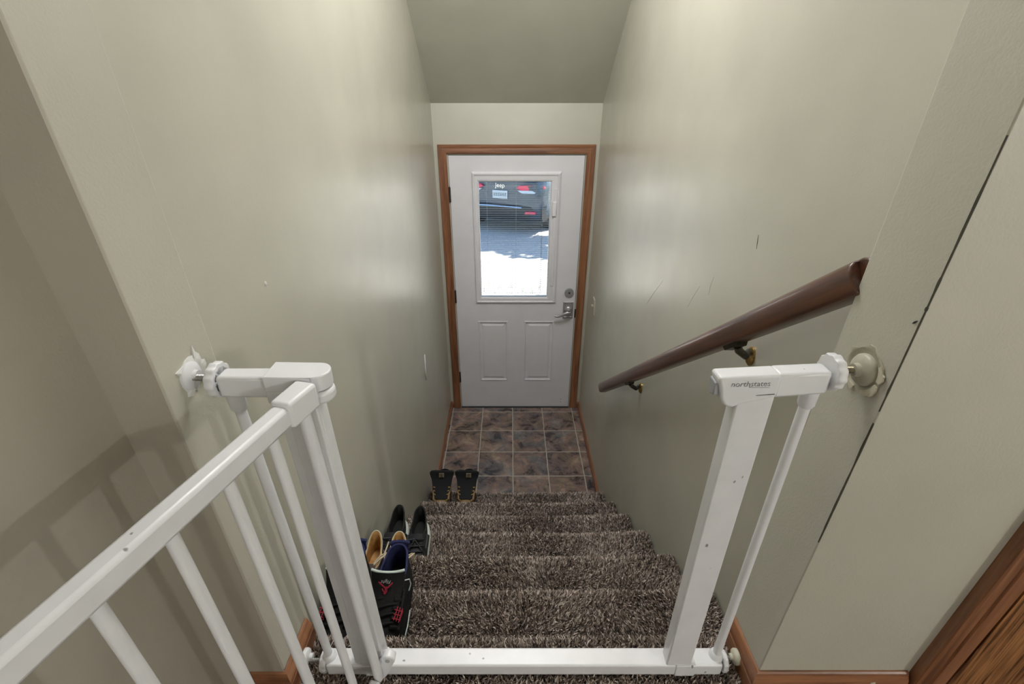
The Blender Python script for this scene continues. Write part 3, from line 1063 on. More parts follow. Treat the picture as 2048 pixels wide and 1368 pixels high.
# ------------------------------------------------------------------ handrail
hr = thing('handrail', 'dark stained wooden handrail running down the right stairwell wall', 'handrail', (0.48, 1.5, 0.2))
A, B = Vector((0.482, 0.668, 0.848)), Vector((0.482, 2.285, -0.396))
t = (B - A).normalized()
side = Vector((1, 0, 0))
upv = side.cross(t).normalized()
if upv.z < 0:
    upv = -upv
shape = [(-0.012, -0.027), (0.012, -0.027), (0.0195, -0.0235), (0.0225, -0.016), (0.0245, -0.004), (0.0250, 0.008), (0.0225, 0.018), (0.0160, 0.025), (0.0060, 0.0285), (-0.0060, 0.0285), (-0.0160, 0.025), (-0.0225, 0.018), (-0.0250, 0.008), (-0.0245, -0.004), (-0.0225, -0.016), (-0.0195, -0.0235)]
rings = []
Lr = (B - A).length
for k in range(13):
    p = A + t * (Lr * k / 12)
    rings.append([p + side * a + upv * c_ for a, c_ in shape])
# the top end is cut plumb and returns to the wall
hw = obj('rail', MB().loft(rings), M_rail, hr, bevel=0.003)
rings = []
for x in (0.474, 0.55):
    rings.append([Vector((x, 0, 0)) + Vector((0, A.y, A.z)) + upv * c_ - t * a for a, c_ in shape])
obj('rail_return', MB().loft(rings), M_rail, hr, bevel=0.003)
for yb in (1.005, 1.80):
    zb_ = A.z + (yb - A.y) * t.z / t.y
    c0 = Vector((0.482, yb, zb_)) - upv * 0.026
    mb = MB()
    # saddle plate under the rail
    pa, pb = c0 - t * 0.034, c0 + t * 0.034
    mb.loft([[p + side * a - upv * b2 for a, b2 in ((-0.014, 0), (0.014, 0), (0.010, 0.010), (-0.010, 0.010))] for p in (pa, pb)])
    w0 = Vector((SW, yb + 0.02, zb_ - 0.062))
    mid = c0 - upv * 0.006
    mb.tube([mid - t * 0.012, mid + Vector((0.012, 0.002, -0.012)), mid + Vector((0.034, 0.008, -0.030)), w0 + Vector((-0.010, 0.0, 0.0)), w0], [0.010, 0.0095, 0.009, 0.0085, 0.010], 10)
    br = obj('bracket', mb, M_bronze, hr, smooth=True, angle=45)
    mb = MB()
    for (r_, p) in ((0.015, 0.0),):
        mb.loft([[(SW - q, w0.y + a, w0.z + c_ * 1.5 - 0.012) for a, c_ in circ(20, rr2, lambda a, c_: (a, c_))] for rr2, q in ((0.0165, -0.001), (0.0165, 0.005), (0.012, 0.010), (0.005, 0.012))])
    obj('bracket_rosette', mb, M_brass, br, smooth=True)

# ------------------------------------------------------------------ safety gate
gate = thing('safety_gate', 'white metal safety gate standing open across the top of the stairs', 'safety gate', (-0.02, 0.585, 0.0))
GF, GB = 0.566, 0.604
# bottom bar with joint lines
obj('bottom_bar', MB().box(-0.425, 0.398, GF, GB, 0.006, 0.0395), M_white, gate, bevel=0.004)
for a, b_ in ((0.300, 0.3425), (-0.345, -0.300)):
    obj('bar_sleeve', MB().box(a, b_, GF - 0.0015, GB + 0.001, 0.005, 0.0405), M_white, gate, bevel=0.002)


def leaning_box(top, bot):
    (a0, a1, b0, b1, zt), (c0, c1, d0, d1, zb_) = top, bot
    return [(c0, d0, zb_), (c1, d0, zb_), (c1, d1, zb_), (c0, d1, zb_), (a0, b0, zt), (a1, b0, zt), (a1, b1, zt), (a0, b1, zt)]


# hinge post: flat channel with raised ribs
mb = MB()
mb.hexa(leaning_box((-0.383, -0.321, 0.572, 0.601, 0.705), (-0.364, -0.302, 0.572, 0.601, 0.036)))
mb.hexa(leaning_box((-0.367, -0.345, 0.566, 0.575, 0.700), (-0.348, -0.326, 0.566, 0.575, 0.038)))
mb.hexa(leaning_box((-0.332, -0.321, 0.566, 0.575, 0.700), (-0.313, -0.302, 0.566, 0.575, 0.038)))
obj('hinge_post', mb, M_white, gate, bevel=0.0025)
mb = MB().hexa(leaning_box((0.279, 0.3315, 0.5632, 0.590, 0.712), (0.280, 0.3315, 0.568, 0.597, 0.036)))
obj('latch_post', mb, M_white, gate, bevel=0.003)
# upper arms
mb = MB().box(-0.456, -0.384, 0.568, 0.598, 0.702, 0.7365)
obj('extension_arm', mb, M_white, gate, bevel=0.005)
mb = MB().hexa([(0.330, 0.566, 0.703), (0.408, 0.570, 0.707), (0.408, 0.600, 0.707), (0.330, 0.596, 0.703),
                (0.330, 0.566, 0.7425), (0.408, 0.570, 0.7440), (0.408, 0.600, 0.7440), (0.330, 0.596, 0.7425)])
obj('extension_arm', mb, M_white, gate, bevel=0.005)
# hinge housing: sleeve with a rounded nose
mb = MB()
pl_ = [(-0.386, 0.562), (-0.318, 0.562)]
for a in range(-90, 91, 15):
    pl_.append((-0.318 + 0.020 * math.cos(R(a)), 0.5835 + 0.0215 * math.sin(R(a))))
pl_.append((-0.386, 0.607))
mb.loft([[(x, y, z) for x, y in pl_] for z in (0.716, 0.7405)])
mb.loft([[(x, y, z) for x, y in pl_ if x < -0.31] + [] for z in (0.697, 0.718)])
obj('hinge_housing', mb, M_plastic, gate, bevel=0.004, seg=3)
# latch housing with grip lobe
lp = [(0.247, 0.7395), (0.332, 0.7445), (0.3335, 0.7180), (0.3315, 0.7060), (0.2845, 0.6945), (0.276, 0.6895), (0.268, 0.6900), (0.261, 0.6945), (0.2555, 0.7040), (0.2515, 0.7200), (0.247, 0.7350)]
mb = MB().loft([[(x, 0.5625, z) for x, z in lp], [(x, 0.5935, z - 0.0015) for x, z in lp]])
lh = obj('latch_housing', mb, M_plastic, gate, bevel=0.005, seg=3)
mb = MB()
mb.loft([[(0.2492 - d_, y, z) for y, z in ((0.568, 0.728), (0.588, 0.729), (0.589, 0.712), (0.580, 0.704), (0.568, 0.708))] for d_ in (-0.004, 0.0045)])
obj('release_button', mb, M_grey, lh, bevel=0.002)
mt = Matrix.Translation((0.2915, 0.5622, 0.7300)) @ Matrix.Rotation(R(-1.5), 4, 'Y') @ Matrix.Rotation(R(90), 4, 'X')
obj('lettering', text_mb('northstates', 0.0125, mt, 0.0535, 0.10), M_inkgrey, lh)
mb = MB()
mb.box(0.2908, 0.3185, 0.5618, 0.5624, 0.7243, 0.7246)
mb.box(0.2904, 0.2908, 0.5618, 0.5624, 0.7243, 0.7262)
obj('underline', mb, M_inkgrey, lh)
mb = MB()
mb.hexa([(0.303, 0.5616, 0.7110), (0.3285, 0.5616, 0.7130), (0.3285, 0.5626, 0.7130), (0.303, 0.5626, 0.7110), (0.303, 0.5616, 0.7113), (0.3285, 0.5616, 0.7140), (0.3285, 0.5626, 0.7140), (0.303, 0.5626, 0.7113)])
obj('scuff_line', mb, M_scuff, lh)
# end spindles of the frame, with collars
for (xt, zt, xb, yy) in ((-0.446, 0.703, -0.4215, 0.586), (0.3965, 0.707, 0.390, 0.588)):
    mb = MB().tube([(xb, yy, 0.036), (xt, yy, zt)], 0.0082, 16)
    sp = obj('spindle', mb, M_white, gate, smooth=True)
    d_ = (Vector((xb, yy, 0.036)) - Vector((xt, yy, zt))).normalized()
    p0 = Vector((xt, yy, zt))
    mb = MB().tube([p0, p0 + d_ * 0.004, p0 + d_ * 0.027, p0 + d_ * 0.032], [0.0125, 0.0125, 0.0120, 0.0095], 16)
    obj('collar', mb, M_plastic, sp, smooth=True)
    q0 = Vector((xb, yy, 0.036))
    mb = MB().tube([q0, q0 - d_ * 0.003, q0 - d_ * 0.012, q0 - d_ * 0.015], [0.0150, 0.0150, 0.0125, 0.0095], 16)
    obj('collar', mb, M_plastic, sp, smooth=True)


# adjusting wheels, threaded rods and wall cups
def wheel(x, y, z, r, w):
    mb = MB()
    n = 72
    prof_ = []
    for i in range(n):
        a = 2 * math.pi * i / n
        k = r * (1 + 0.035 * math.cos(12 * a))
        prof_.append((k * math.cos(a), k * math.sin(a)))
    rings = []
    for dx_, sc_ in ((-w / 2, 0.94), (-w / 2 + 0.002, 1.0), (w / 2 - 0.002, 1.0), (w / 2, 0.94), (w / 2, 0.72), (w / 2 - 0.006, 0.70), (w / 2 - 0.006, 0.30), (w / 2 + 0.001, 0.30)):
        rings.append([(x + dx_, y + a * sc_, z + c_ * sc_) for a, c_ in prof_])
    mb.loft(rings)
    for k in range(6):
        a = k * math.pi / 3
        ca, sa = math.cos(a), math.sin(a)
        nx, nz = -sa, ca
        pts_ = []
        for (rr2, ww) in ((0.28 * r, 0.0014), (0.74 * r, 0.0014)):
            for s_ in (-1, 1):
                pts_.append((rr2 * ca + s_ * ww * nx, rr2 * sa + s_ * ww * nz))
        a0_, a1_, a2_, a3_ = pts_
        qd = [a0_, a1_, a3_, a2_]
        for ends in ((-w / 2 + 0.0005, w / 2 - 0.001),):
            mb.loft([[(x + e_, y + p[0], z + p[1]) for p in qd] for e_ in ends])
    return mb


def rod(x0, x1, y, z, r):
    mb = MB()
    n = int(abs(x1 - x0) / 0.0011)
    rings = []
    for i in range(n + 1):
        x = x0 + (x1 - x0) * i / n
        k = r * (1.0 if i % 2 else 0.86)
        rings.append([(x, y + k * math.cos(2 * math.pi * q / 14), z + k * math.sin(2 * math.pi * q / 14)) for q in range(14)])
    return mb.loft(rings)


def cup(xw, s, y, z, r, d):
    """rounded wall cup; xw wall face, s direction out of the wall"""
    mb = MB()
    rings = []
    for rr2, p in ((r, -0.002), (r, 0.004), (r * 0.90, d * 0.42), (r * 0.60, d * 0.55), (r * 0.42, d * 0.62), (r * 0.38, d)):
        rings.append(circ(28, rr2, lambda a, c_: (xw + s * p, y + a, z + c_)))
    return mb.loft(rings)


jx = JL(0.727)
obj('adjusting_wheel', wheel(-0.4645, 0.588, 0.722, 0.0255, 0.013), M_plastic, gate, smooth=True)
obj('threaded_rod', rod(-0.463, jx + 0.008, 0.590, 0.7235, 0.0052), M_zinc, gate, smooth=True)
obj('wall_cup', cup(jx, 1, 0.594, 0.7245, 0.021, 0.014), M_plastic, gate, smooth=True)
jx = JR(0.738)
obj('adjusting_wheel', wheel(0.4175, 0.588, 0.7345, 0.0265, 0.013), M_plastic, gate, smooth=True)
obj('threaded_rod', rod(0.413, jx - 0.008, 0.590, 0.7365, 0.0052), M_brasszinc, gate, smooth=True)
obj('wall_cup', cup(jx, -1, 0.590, 0.7365, 0.024, 0.018), M_plaster2, gate, smooth=True)
obj('adjusting_wheel', wheel(-0.4325, 0.585, 0.024, 0.0215, 0.013), M_plastic, gate, smooth=True)
obj('threaded_rod', rod(-0.430, -0.470, 0.585, 0.026, 0.0048), M_zinc, gate, smooth=True)
obj('wall_cup', cup(-0.4765, 1, 0.590, 0.030, 0.017, 0.017), M_plastic, gate, smooth=True)
obj('adjusting_wheel', wheel(0.4055, 0.585, 0.026, 0.0215, 0.010), M_plastic, gate, smooth=True)
obj('threaded_rod', rod(0.408, 0.428, 0.588, 0.028, 0.0048), M_zinc, gate, smooth=True)
obj('wall_cup', tag(obj('tmp', MB(), M_cream), None) and cup(0.4365, -1, 0.590, 0.030, 0.016, 0.016), M_cream, gate, smooth=True)
bpy.data.objects.remove(bpy.data.objects['tmp'])

# swinging panel, open towards the hall
hinge = Vector((-0.325, 0.552, 0.0))
dv = Vector((-0.2415, -0.970, 0.0)).normalized()
pv = Vector((0.970, -0.2415, 0.0)).normalized()
PL = 0.60
BX = 0.022                                   # panel foot sits a little to the right of its head


def gp(s, off, z):
    k = (0.72 - z) / 0.70
    p = hinge + dv * s + pv * off
    return (p.x + BX * k, p.y, z)


def panel_bar(s0, s1, w, z0, z1):
    return [gp(s0, -w, z0), gp(s0, w, z0), gp(s1, w, z0), gp(s1, -w, z0), gp(s0, -w, z1), gp(s0, w, z1), gp(s1, w, z1), gp(s1, -w, z1)]


obj('top_rail', MB().hexa(panel_bar(0.022, PL, 0.0115, 0.7035, 0.7330)), M_white, gate, bevel=0.005)
obj('lower_rail', MB().hexa(panel_bar(0.022, PL, 0.0105, 0.030, 0.058)), M_white, gate, bevel=0.004)
mb = MB().tube([gp(0.012, 0, 0.045), gp(0.012, 0, 0.706)], 0.0090, 16)
obj('hinge_stile', mb, M_white, gate, smooth=True)
mb = MB().tube([gp(PL - 0.012, 0, 0.045), gp(PL - 0.012, 0, 0.706)], 0.0100, 16)
obj('end_stile', mb, M_white, gate, smooth=True)
for k in range(7):
    s = 0.076 + 0.0755 * k
    mb = MB().tube([gp(s, 0, 0.046), gp(s, 0, 0.708)], 0.0072, 16)
    sp = obj('spindle', mb, M_white, gate, smooth=True)
# corner connector over the rail end, reaching into the hinge housing
mb = MB()
mb.hexa([gp(-0.006, -0.015, 0.700), gp(-0.006, 0.017, 0.700), gp(0.050, 0.0150, 0.700), gp(0.050, -0.0150, 0.700),
         gp(-0.006, -0.015, 0.7385), gp(-0.006, 0.017, 0.7385), gp(0.050, 0.0150, 0.7385), gp(0.050, -0.0150, 0.7385)])
pl2 = [(-0.334, 0.545)]
for a in range(-100, 81, 20):
    pl2.append((-0.316 + 0.0205 * math.cos(R(a)), 0.580 + 0.0215 * math.sin(R(a))))
pl2.append((-0.334, 0.590))
mb.loft([[(x, y, z) for x, y in pl2] for z in (0.696, 0.7145)])
obj('corner_connector', mb, M_plastic, gate, bevel=0.005, seg=3)
# foot pivot: slanted arm with a grey pin
px0, px1 = Vector((-0.2745, 0.566, 0.0)), Vector((-0.302, 0.560, 0.0))
mb = MB()
pv_pts = []
for a in range(-20, 201, 20):
    pv_pts.append((-0.2850 + 0.0135 * math.cos(R(a)), 0.0900 + 0.0135 * math.sin(R(a))))
pv_pts += [(-0.3240, 0.044), (-0.3200, 0.024), (-0.3070, 0.018), (-0.2940, 0.036)]
mb.loft([[(x, y, z) for x, z in pv_pts] for y in (0.548, 0.5655)])
pc = obj('pivot_connector', mb, M_plastic, gate, bevel=0.0025)
obj('pivot_pin', MB().loft([circ(18, 0.0048, lambda a, c_: (-0.2860 + a, y, 0.0900 + c_)) for y in (0.560, 0.5472)]), M_grey, pc, smooth=True)


# ------------------------------------------------------------------ shoes
def foot(n, yt, yh, w, z, ztip=0.0, ball=0.10, skew=0.0, pw=0.85):
    """one outline ring: toe at yt (towards -y), heel at yh"""
    out = []
    cy, h = (yt + yh) / 2, (yh - yt) / 2
    for i in range(n):
        a = 2 * math.pi * i / n
        s_, c_ = math.sin(a), math.cos(a)
        y = cy - math.copysign(abs(c_) ** 0.92, c_) * h
        u = (y - yt) / (yh - yt)
        k = 1 + ball * math.cos(math.pi * min(1, u * 1.35)) - 0.05 * math.exp(-((u - 0.6) / 0.15) ** 2)
        x = w * math.copysign(abs(s_) ** pw, s_) * k + skew * (1 - u) ** 2 * 0.02
        zz_ = z + (ztip * max(0.0, 1 - u * 4) ** 2)
        out.append((x, y, zz_))
    return out


def lift(ring, yh, d, amt, wide=0.03):
    """raise the heel side of a ring"""
    return [(x, y, z + amt * max(0.0, min(1.0, (y - (yh - d)) / d)) ** 1.5 * (1 if abs(x) < wide else max(0.25, 1 - (abs(x) - wide) * 40))) for x, y, z in ring]


NR = 40


def each(name, builders, mat, parent, **kw):
    return [obj(name, b_, mat, parent, **kw) for b_ in builders]


def sole_mb(L, w, h, flare=1.04):
    mb = MB()
    rings = [foot(NR, -L / 2 + 0.006, L / 2 - 0.004, w * 0.96, 0.0, 0.010), foot(NR, -L / 2, L / 2, w * flare, 0.006, 0.010),
             foot(NR, -L / 2, L / 2 + 0.001, w * flare, h * 0.7, 0.008), foot(NR, -L / 2 + 0.003, L / 2 - 0.002, w * 1.0, h, 0.008)]
    return mb.loft(rings)


def upper_mb(spec, h, ball=0.10):
    """spec rows: (z, toe y, heel y, half width, heel lift)"""
    mb = MB()
    rings = []
    for z, yt, yh, w, hl in spec:
        rings.append(lift(foot(NR, yt, yh, w, z, ball=ball), yh, 0.07, hl))
    return mb.loft(rings, True, False)


def lining_mb(spec_top, L, depth):
    z, yt, yh, w, hl = spec_top
    mb = MB()
    top = lift(foot(NR, yt, yh, w, z), yh, 0.07, hl)
    i1 = lift(foot(NR, yt + 0.004, yh - 0.005, w - 0.006, z + 0.001), yh, 0.07, hl)
    i2 = foot(NR, yt - 0.004, yh - 0.010, w - 0.006, z - depth * 0.45)
    i3 = foot(NR, yt - 0.03, yh - 0.008, w - 0.006, z - depth)
    return mb.loft([top, i1, i2, i3], False, True)


def slab(profile, hw, th, taper=1.0, n=9, crown=0.25):
    """curved tongue: profile = (y, z) centre line, hw half width list"""
    mb = MB()
    rings = []
    m_ = len(profile)
    for i, (y, z) in enumerate(profile):
        y0, z0 = profile[max(0, i - 1)]
        y1, z1 = profile[min(m_ - 1, i + 1)]
        ty, tz = y1 - y0, z1 - z0
        l = math.hypot(ty, tz)
        ny, nz = -tz / l, ty / l
        if ny > 0:
            ny, nz = -ny, -nz
        w = hw[i]
        front, back = [], []
        for q in range(n):
            f = -1 + 2 * q / (n - 1)
            bow = crown * w * (1 - f * f)
            front.append((w * f, y + ny * (bow + th / 2), z + nz * (bow + th / 2)))
            back.append((w * f, y + ny * (bow - th / 2), z + nz * (bow - th / 2)))
        rings.append(front + back[::-1])
    return mb.loft(rings)


def lace(pts, r=0.0024, flat=1.0):
    return MB().tube(pts, r, 8, flat=flat)


def stroke(mb, pts, w, M):
    """flat raised stroke along 2-D points, placed by matrix M"""
    for (a, b_) in zip(pts[:-1], pts[1:]):
        va, vb = Vector((a[0], a[1])), Vector((b_[0], b_[1]))
        d_ = (vb - va)
        if d_.length < 1e-6:
            continue
        d_.normalize()
        nn = Vector((-d_.y, d_.x)) * (w / 2)
        va, vb = va - d_ * w * 0.3, vb + d_ * w * 0.3
        q = [va - nn, vb - nn, vb + nn, va + nn]
        vs = [M @ Vector((p.x, p.y, 0.0)) for p in q] + [M @ Vector((p.x, p.y, 0.0011)) for p in q]
        mb.hexa(vs)
    return mb


def frame(origin, xdir, ydir):
    x, y = Vector(xdir).normalized(), Vector(ydir).normalized()
    z = x.cross(y).normalized()
    M = Matrix.Identity(4)
    for i, c_ in enumerate((x, y, z)):
        M[0][i], M[1][i], M[2][i] = c_
    M.translation = Vector(origin)
    return M


def court_sneaker(label, loc, rz, mirror=1):
    t_ = thing('court_sneaker', label, 'shoe', loc, rz, 'black and navy sneakers')
    L, w, h = 0.298, 0.049, 0.036
    K = dict(local=True, smooth=True)
    obj('sole', sole_mb(L, w, h, 1.06), M_suede, t_, angle=35, **K)
    mb = MB().loft([foot(NR, -L / 2 + 0.02, L / 2 + 0.0015, w * 1.065, 0.024), foot(NR, -L / 2 + 0.02, L / 2 + 0.0015, w * 1.065, 0.029)], False, False)
    for s_ in (-1, 1):
        mb = MB()
        mb.tube([(s_ * w * 0.98, -0.118, 0.030), (s_ * w * 1.075, -0.09, 0.031), (s_ * w * 1.10, -0.05, 0.031), (s_ * w * 1.04, -0.005, 0.030)], 0.0016, 8)
        obj('sole_piping', mb, M_mint, t_, **K)
    sp = [(0.034, -0.143, 0.145, 0.0485, 0), (0.050, -0.143, 0.146, 0.0490, 0), (0.066, -0.134, 0.146, 0.0475, 0), (0.078, -0.112, 0.145, 0.0455, 0), (0.090, -0.075, 0.144, 0.0430, 0), (0.097, -0.045, 0.143, 0.0415, 0.001), (0.103, -0.015, 0.142, 0.0405, 0.003), (0.107, 0.012, 0.141, 0.0400, 0.006), (0.109, 0.018, 0.140, 0.0390, 0.008)]
    up = obj('upper', upper_mb(sp, h), M_suede, t_, angle=60, **K)
    obj('lining', lining_mb(sp[-1], L, 0.075), M_navy, t_, angle=60, **K)
    # padded heel tab
    mb = slab([(0.137, 0.088), (0.139, 0.106), (0.143, 0.118)], [0.025, 0.024, 0.029], 0.010, crown=-0.25)
    obj('heel_tab', mb, M_navy, t_, angle=50, **K)
    # tongue with pale edge and prints
    prof_ = [(-0.070, 0.080), (-0.042, 0.092), (-0.014, 0.109), (0.008, 0.130), (0.022, 0.152)]
    hw_ = [0.030, 0.035, 0.039, 0.042, 0.044]
    tg = obj('tongue', slab(prof_, hw_, 0.009), M_mesh, t_, angle=50, **K)
    edge_ = []
    for q in range(13):
        f = -1 + q / 6
        bow = 0.25 * 0.044 * (1 - f * f)
        edge_.append((0.044 * f, 0.023 - 0.85 * bow, 0.153 + 0.50 * bow + 0.004 * (abs(f) ** 3)))
    obj('tongue_edge', lace(edge_, 0.0036), M_mint, tg, **K)
    # prints read from the heel side, so they are upside down seen from the toe
    yd, zd = (0.022 - (-0.014)), (0.152 - 0.109)
    ln = math.hypot(yd, zd)
    dn = Vector((0, -yd / ln, -zd / ln))
    nrm = Vector((0, -zd / ln, yd / ln))
    cen = Vector((0, 0.004, 0.1295)) + nrm * 0.0158
    M = frame(cen, (-1, 0, 0), dn)
    mb = MB()
    stroke(mb, [(-0.016, -0.004), (-0.006, 0.006), (0.0, 0.009)], 0.0038, M)
    stroke(mb, [(0.019, -0.006), (0.008, 0.003), (0.0, 0.009)], 0.0030, M)
    stroke(mb, [(0.0, 0.007), (-0.001, 0.016), (0.003, 0.021)], 0.0060, M)
    stroke(mb, [(0.001, 0.018), (0.007, 0.015), (0.009, 0.010)], 0.0026, M)
    obj('emblem', mb, M_red, tg, local=True)
    M2 = frame(cen + nrm * 0.0012 - dn * 0.006, (-1, 0, 0), -dn)
    mb = text_mb('Flight', 0.012, frame(cen + nrm * 0.0012 - dn * 0.007, (-1, 0, 0), dn), 0.026, 0.35)
    obj('lettering', mb, M_whiteprint, tg, local=True)
    # side wings with lace holes
    for s_ in (-1, 1):
        mb = MB()
        for q in range(5):
            y = -0.085 + q * 0.020
            z = 0.0780 + q * 0.0075
            mb.tube([(s_ * 0.040, y + 0.006, z - 0.010), (s_ * 0.034, y, z + 0.002), (s_ * 0.022, y - 0.004, z + 0.010)], [0.0055, 0.0065, 0.0055], 8)
        mb.tube([(s_ * 0.0405, -0.085, 0.071), (s_ * 0.0410, -0.001, 0.101)], 0.006, 8)
        obj('lace_wing', mb, M_mesh, t_, **K)
    mb = MB()
    for q in range(5):
        y = -0.086 + q * 0.020
        z = 0.0855 + q * 0.0072
        mb.tube([(-0.030, y, z), (-0.012, y - 0.004, z + 0.008), (0.012, y + 0.004, z + 0.009), (0.030, y + 0.010, z + 0.004)], 0.0030, 8, flat=0.6)
    obj('laces', mb, M_suede, t_, **K)
    # red netting printed on the toe side
    M3 = frame((mirror * 0.0375, -0.060, 0.0970), (0.80, 0.0, -0.60), (0.10, 0.92, 0.30))
    mb = MB()
    for q in (-0.007, 0.0, 0.007):
        stroke(mb, [(q, -0.016), (q + 0.002, 0.016)], 0.0022, M3)
    for q in (-0.013, -0.003, 0.007):
        stroke(mb, [(-0.011, q), (0.010, q + 0.003)], 0.0022, M3)
    stroke(mb, [(0.009, -0.012), (0.011, 0.012)], 0.0022, M3)
    obj('net_print', mb, M_red, up, local=True)
    # sagging eyestay loops at the ankle
    for s_ in (-1, 1):
        mb = MB().tube([(s_ * 0.038, 0.028, 0.108), (s_ * 0.048, 0.036, 0.102), (s_ * 0.0515, 0.032, 0.088), (s_ * 0.047, 0.022, 0.074)], 0.0016, 6)
        obj('side_cord', mb, M_mint, t_, **K)
    return t_


def moccasin(label, loc, rz):
    t_ = thing('leather_moccasin', label, 'shoe', loc, rz, 'brown moccasins')
    L, w, h = 0.272, 0.0385, 0.018
    K = dict(local=True, smooth=True)
    obj('sole', sole_mb(L, w, h), M_midsole, t_, angle=35, **K)
    sp = [(0.016, -0.133, 0.134, 0.0375, 0), (0.034, -0.131, 0.135, 0.0380, 0), (0.048, -0.115, 0.134, 0.0365, 0.004), (0.058, -0.070, 0.133, 0.0350, 0.013), (0.064, -0.010, 0.132, 0.0335, 0.035), (0.066, 0.000, 0.131, 0.0325, 0.040)]
    obj('upper', upper_mb(sp, h), M_tan_dk, t_, angle=60, **K)
    obj('lining', lining_mb(sp[-1], L, 0.045), M_tan, t_, angle=60, **K)
    top = lift(foot(NR, 0.000, 0.131, 0.0325, 0.066), 0.131, 0.07, 0.040)
    obj('edge_binding', MB().tube(top + [top[0]], 0.0022, 8), M_lace_cream, t_, **K)
    mb = MB()
    mb.tube([(-0.038, 0.03, 0.066), (-0.043, 0.075, 0.074), (-0.034, 0.105, 0.088)], 0.0026, 8)
    mb.tube([(0.036, -0.004, 0.068), (0.012, 0.002, 0.082), (-0.010, 0.000, 0.084), (-0.036, -0.004, 0.068)], 0.0030, 8)
    mb.tube([(0.012, 0.000, 0.083), (0.040, 0.020, 0.100), (0.062, 0.045, 0.098), (0.056, 0.060, 0.074), (0.052, 0.045, 0.050)], 0.0030, 8)
    mb.tube([(0.010, 0.000, 0.083), (0.034, 0.040, 0.090), (0.050, 0.062, 0.078), (0.060, 0.050, 0.052)], 0.0026, 8)
    obj('laces', mb, M_lace_cream, t_, **K)
    mb = slab([(-0.060, 0.058), (-0.020, 0.072), (0.010, 0.088)], [0.026, 0.028, 0.024], 0.005)
    obj('tongue', mb, M_tan_dk, t_, angle=50, **K)
    return t_


def knit_trainer(label, loc, rz):
    t_ = thing('knit_trainer', label, 'shoe', loc, rz, 'black trainers with white soles')
    L, w, h = 0.285, 0.0405, 0.034
    K = dict(local=True, smooth=True)
    mb = MB()
    rings = [foot(NR, -L / 2 + 0.006, L / 2 - 0.004, w * 0.94, 0.0, 0.010), foot(NR, -L / 2, L / 2 + 0.004, w * 1.03, 0.006, 0.010, ball=0.02), foot(NR, -L / 2, L / 2 + 0.010, w * 1.13, h * 0.62, 0.008, ball=-0.03), foot(NR, -L / 2 + 0.003, L / 2 + 0.004, w * 1.06, h, 0.008, ball=0.0), foot(NR, -L / 2 + 0.006, L / 2, w * 0.98, h + 0.004, 0.008)]
    obj('sole', mb.loft(rings), M_midsole, t_, angle=35, **K)
    sp = [(0.030, -0.137, 0.139, 0.0405, 0), (0.048, -0.136, 0.140, 0.0410, 0), (0.062, -0.120, 0.140, 0.0400, 0.0), (0.076, -0.080, 0.139, 0.0385, 0.008), (0.086, -0.030, 0.139, 0.0365, 0.014), (0.090, 0.002, 0.140, 0.0350, 0.030), (0.092, 0.010, 0.141, 0.0340, 0.034)]
    obj('upper', upper_mb(sp, h, 0.14), M_blackknit, t_, angle=60, **K)
    obj('lining', lining_mb(sp[-1], L, 0.046), M_blackknit, t_, angle=60, **K)
    for s_ in (-1, 1):
        mb = MB()
        mb.loft([[(s_ * (0.0435 + d_), y, z) for y, z in ((-0.06, 0.045), (-0.03, 0.078), (0.03, 0.085), (0.05, 0.055))] for d_ in (-0.010, -0.0005)])
        obj('side_overlay', mb, M_slategrey, t_, bevel=0.002, local=True)
    prof_ = [(-0.075, 0.078), (-0.045, 0.092), (-0.018, 0.108), (0.000, 0.124)]
    obj('tongue', slab(prof_, [0.026, 0.029, 0.030, 0.026], 0.007), M_slategrey, t_, angle=50, **K)
    mb = MB()
    for q in range(4):
        y, z = -0.080 + q * 0.018, 0.086 + q * 0.009
        mb.tube([(-0.034, y + 0.006, z - 0.006), (-0.012, y - 0.004, z + 0.006), (0.012, y - 0.002, z + 0.006), (0.034, y + 0.006, z - 0.004)], 0.0028, 8)
    mb.tube([(0.0, -0.024, 0.122), (-0.028, -0.034, 0.128), (-0.038, -0.026, 0.118), (-0.016, -0.020, 0.118), (0.0, -0.024, 0.122), (0.026, -0.034, 0.130), (0.038, -0.024, 0.120), (0.016, -0.020, 0.119), (0.0, -0.024, 0.121)], 0.0026, 8)
    mb.tube([(0.0, -0.026, 0.121), (0.020, -0.050, 0.108), (0.038, -0.066, 0.092), (0.046, -0.078, 0.076)], 0.0026, 8)
    mb.tube([(0.0, -0.026, 0.121), (-0.020, -0.054, 0.106), (-0.040, -0.070, 0.088)], 0.0026, 8)
    obj('laces', mb, M_slategrey, t_, **K)
    return t_


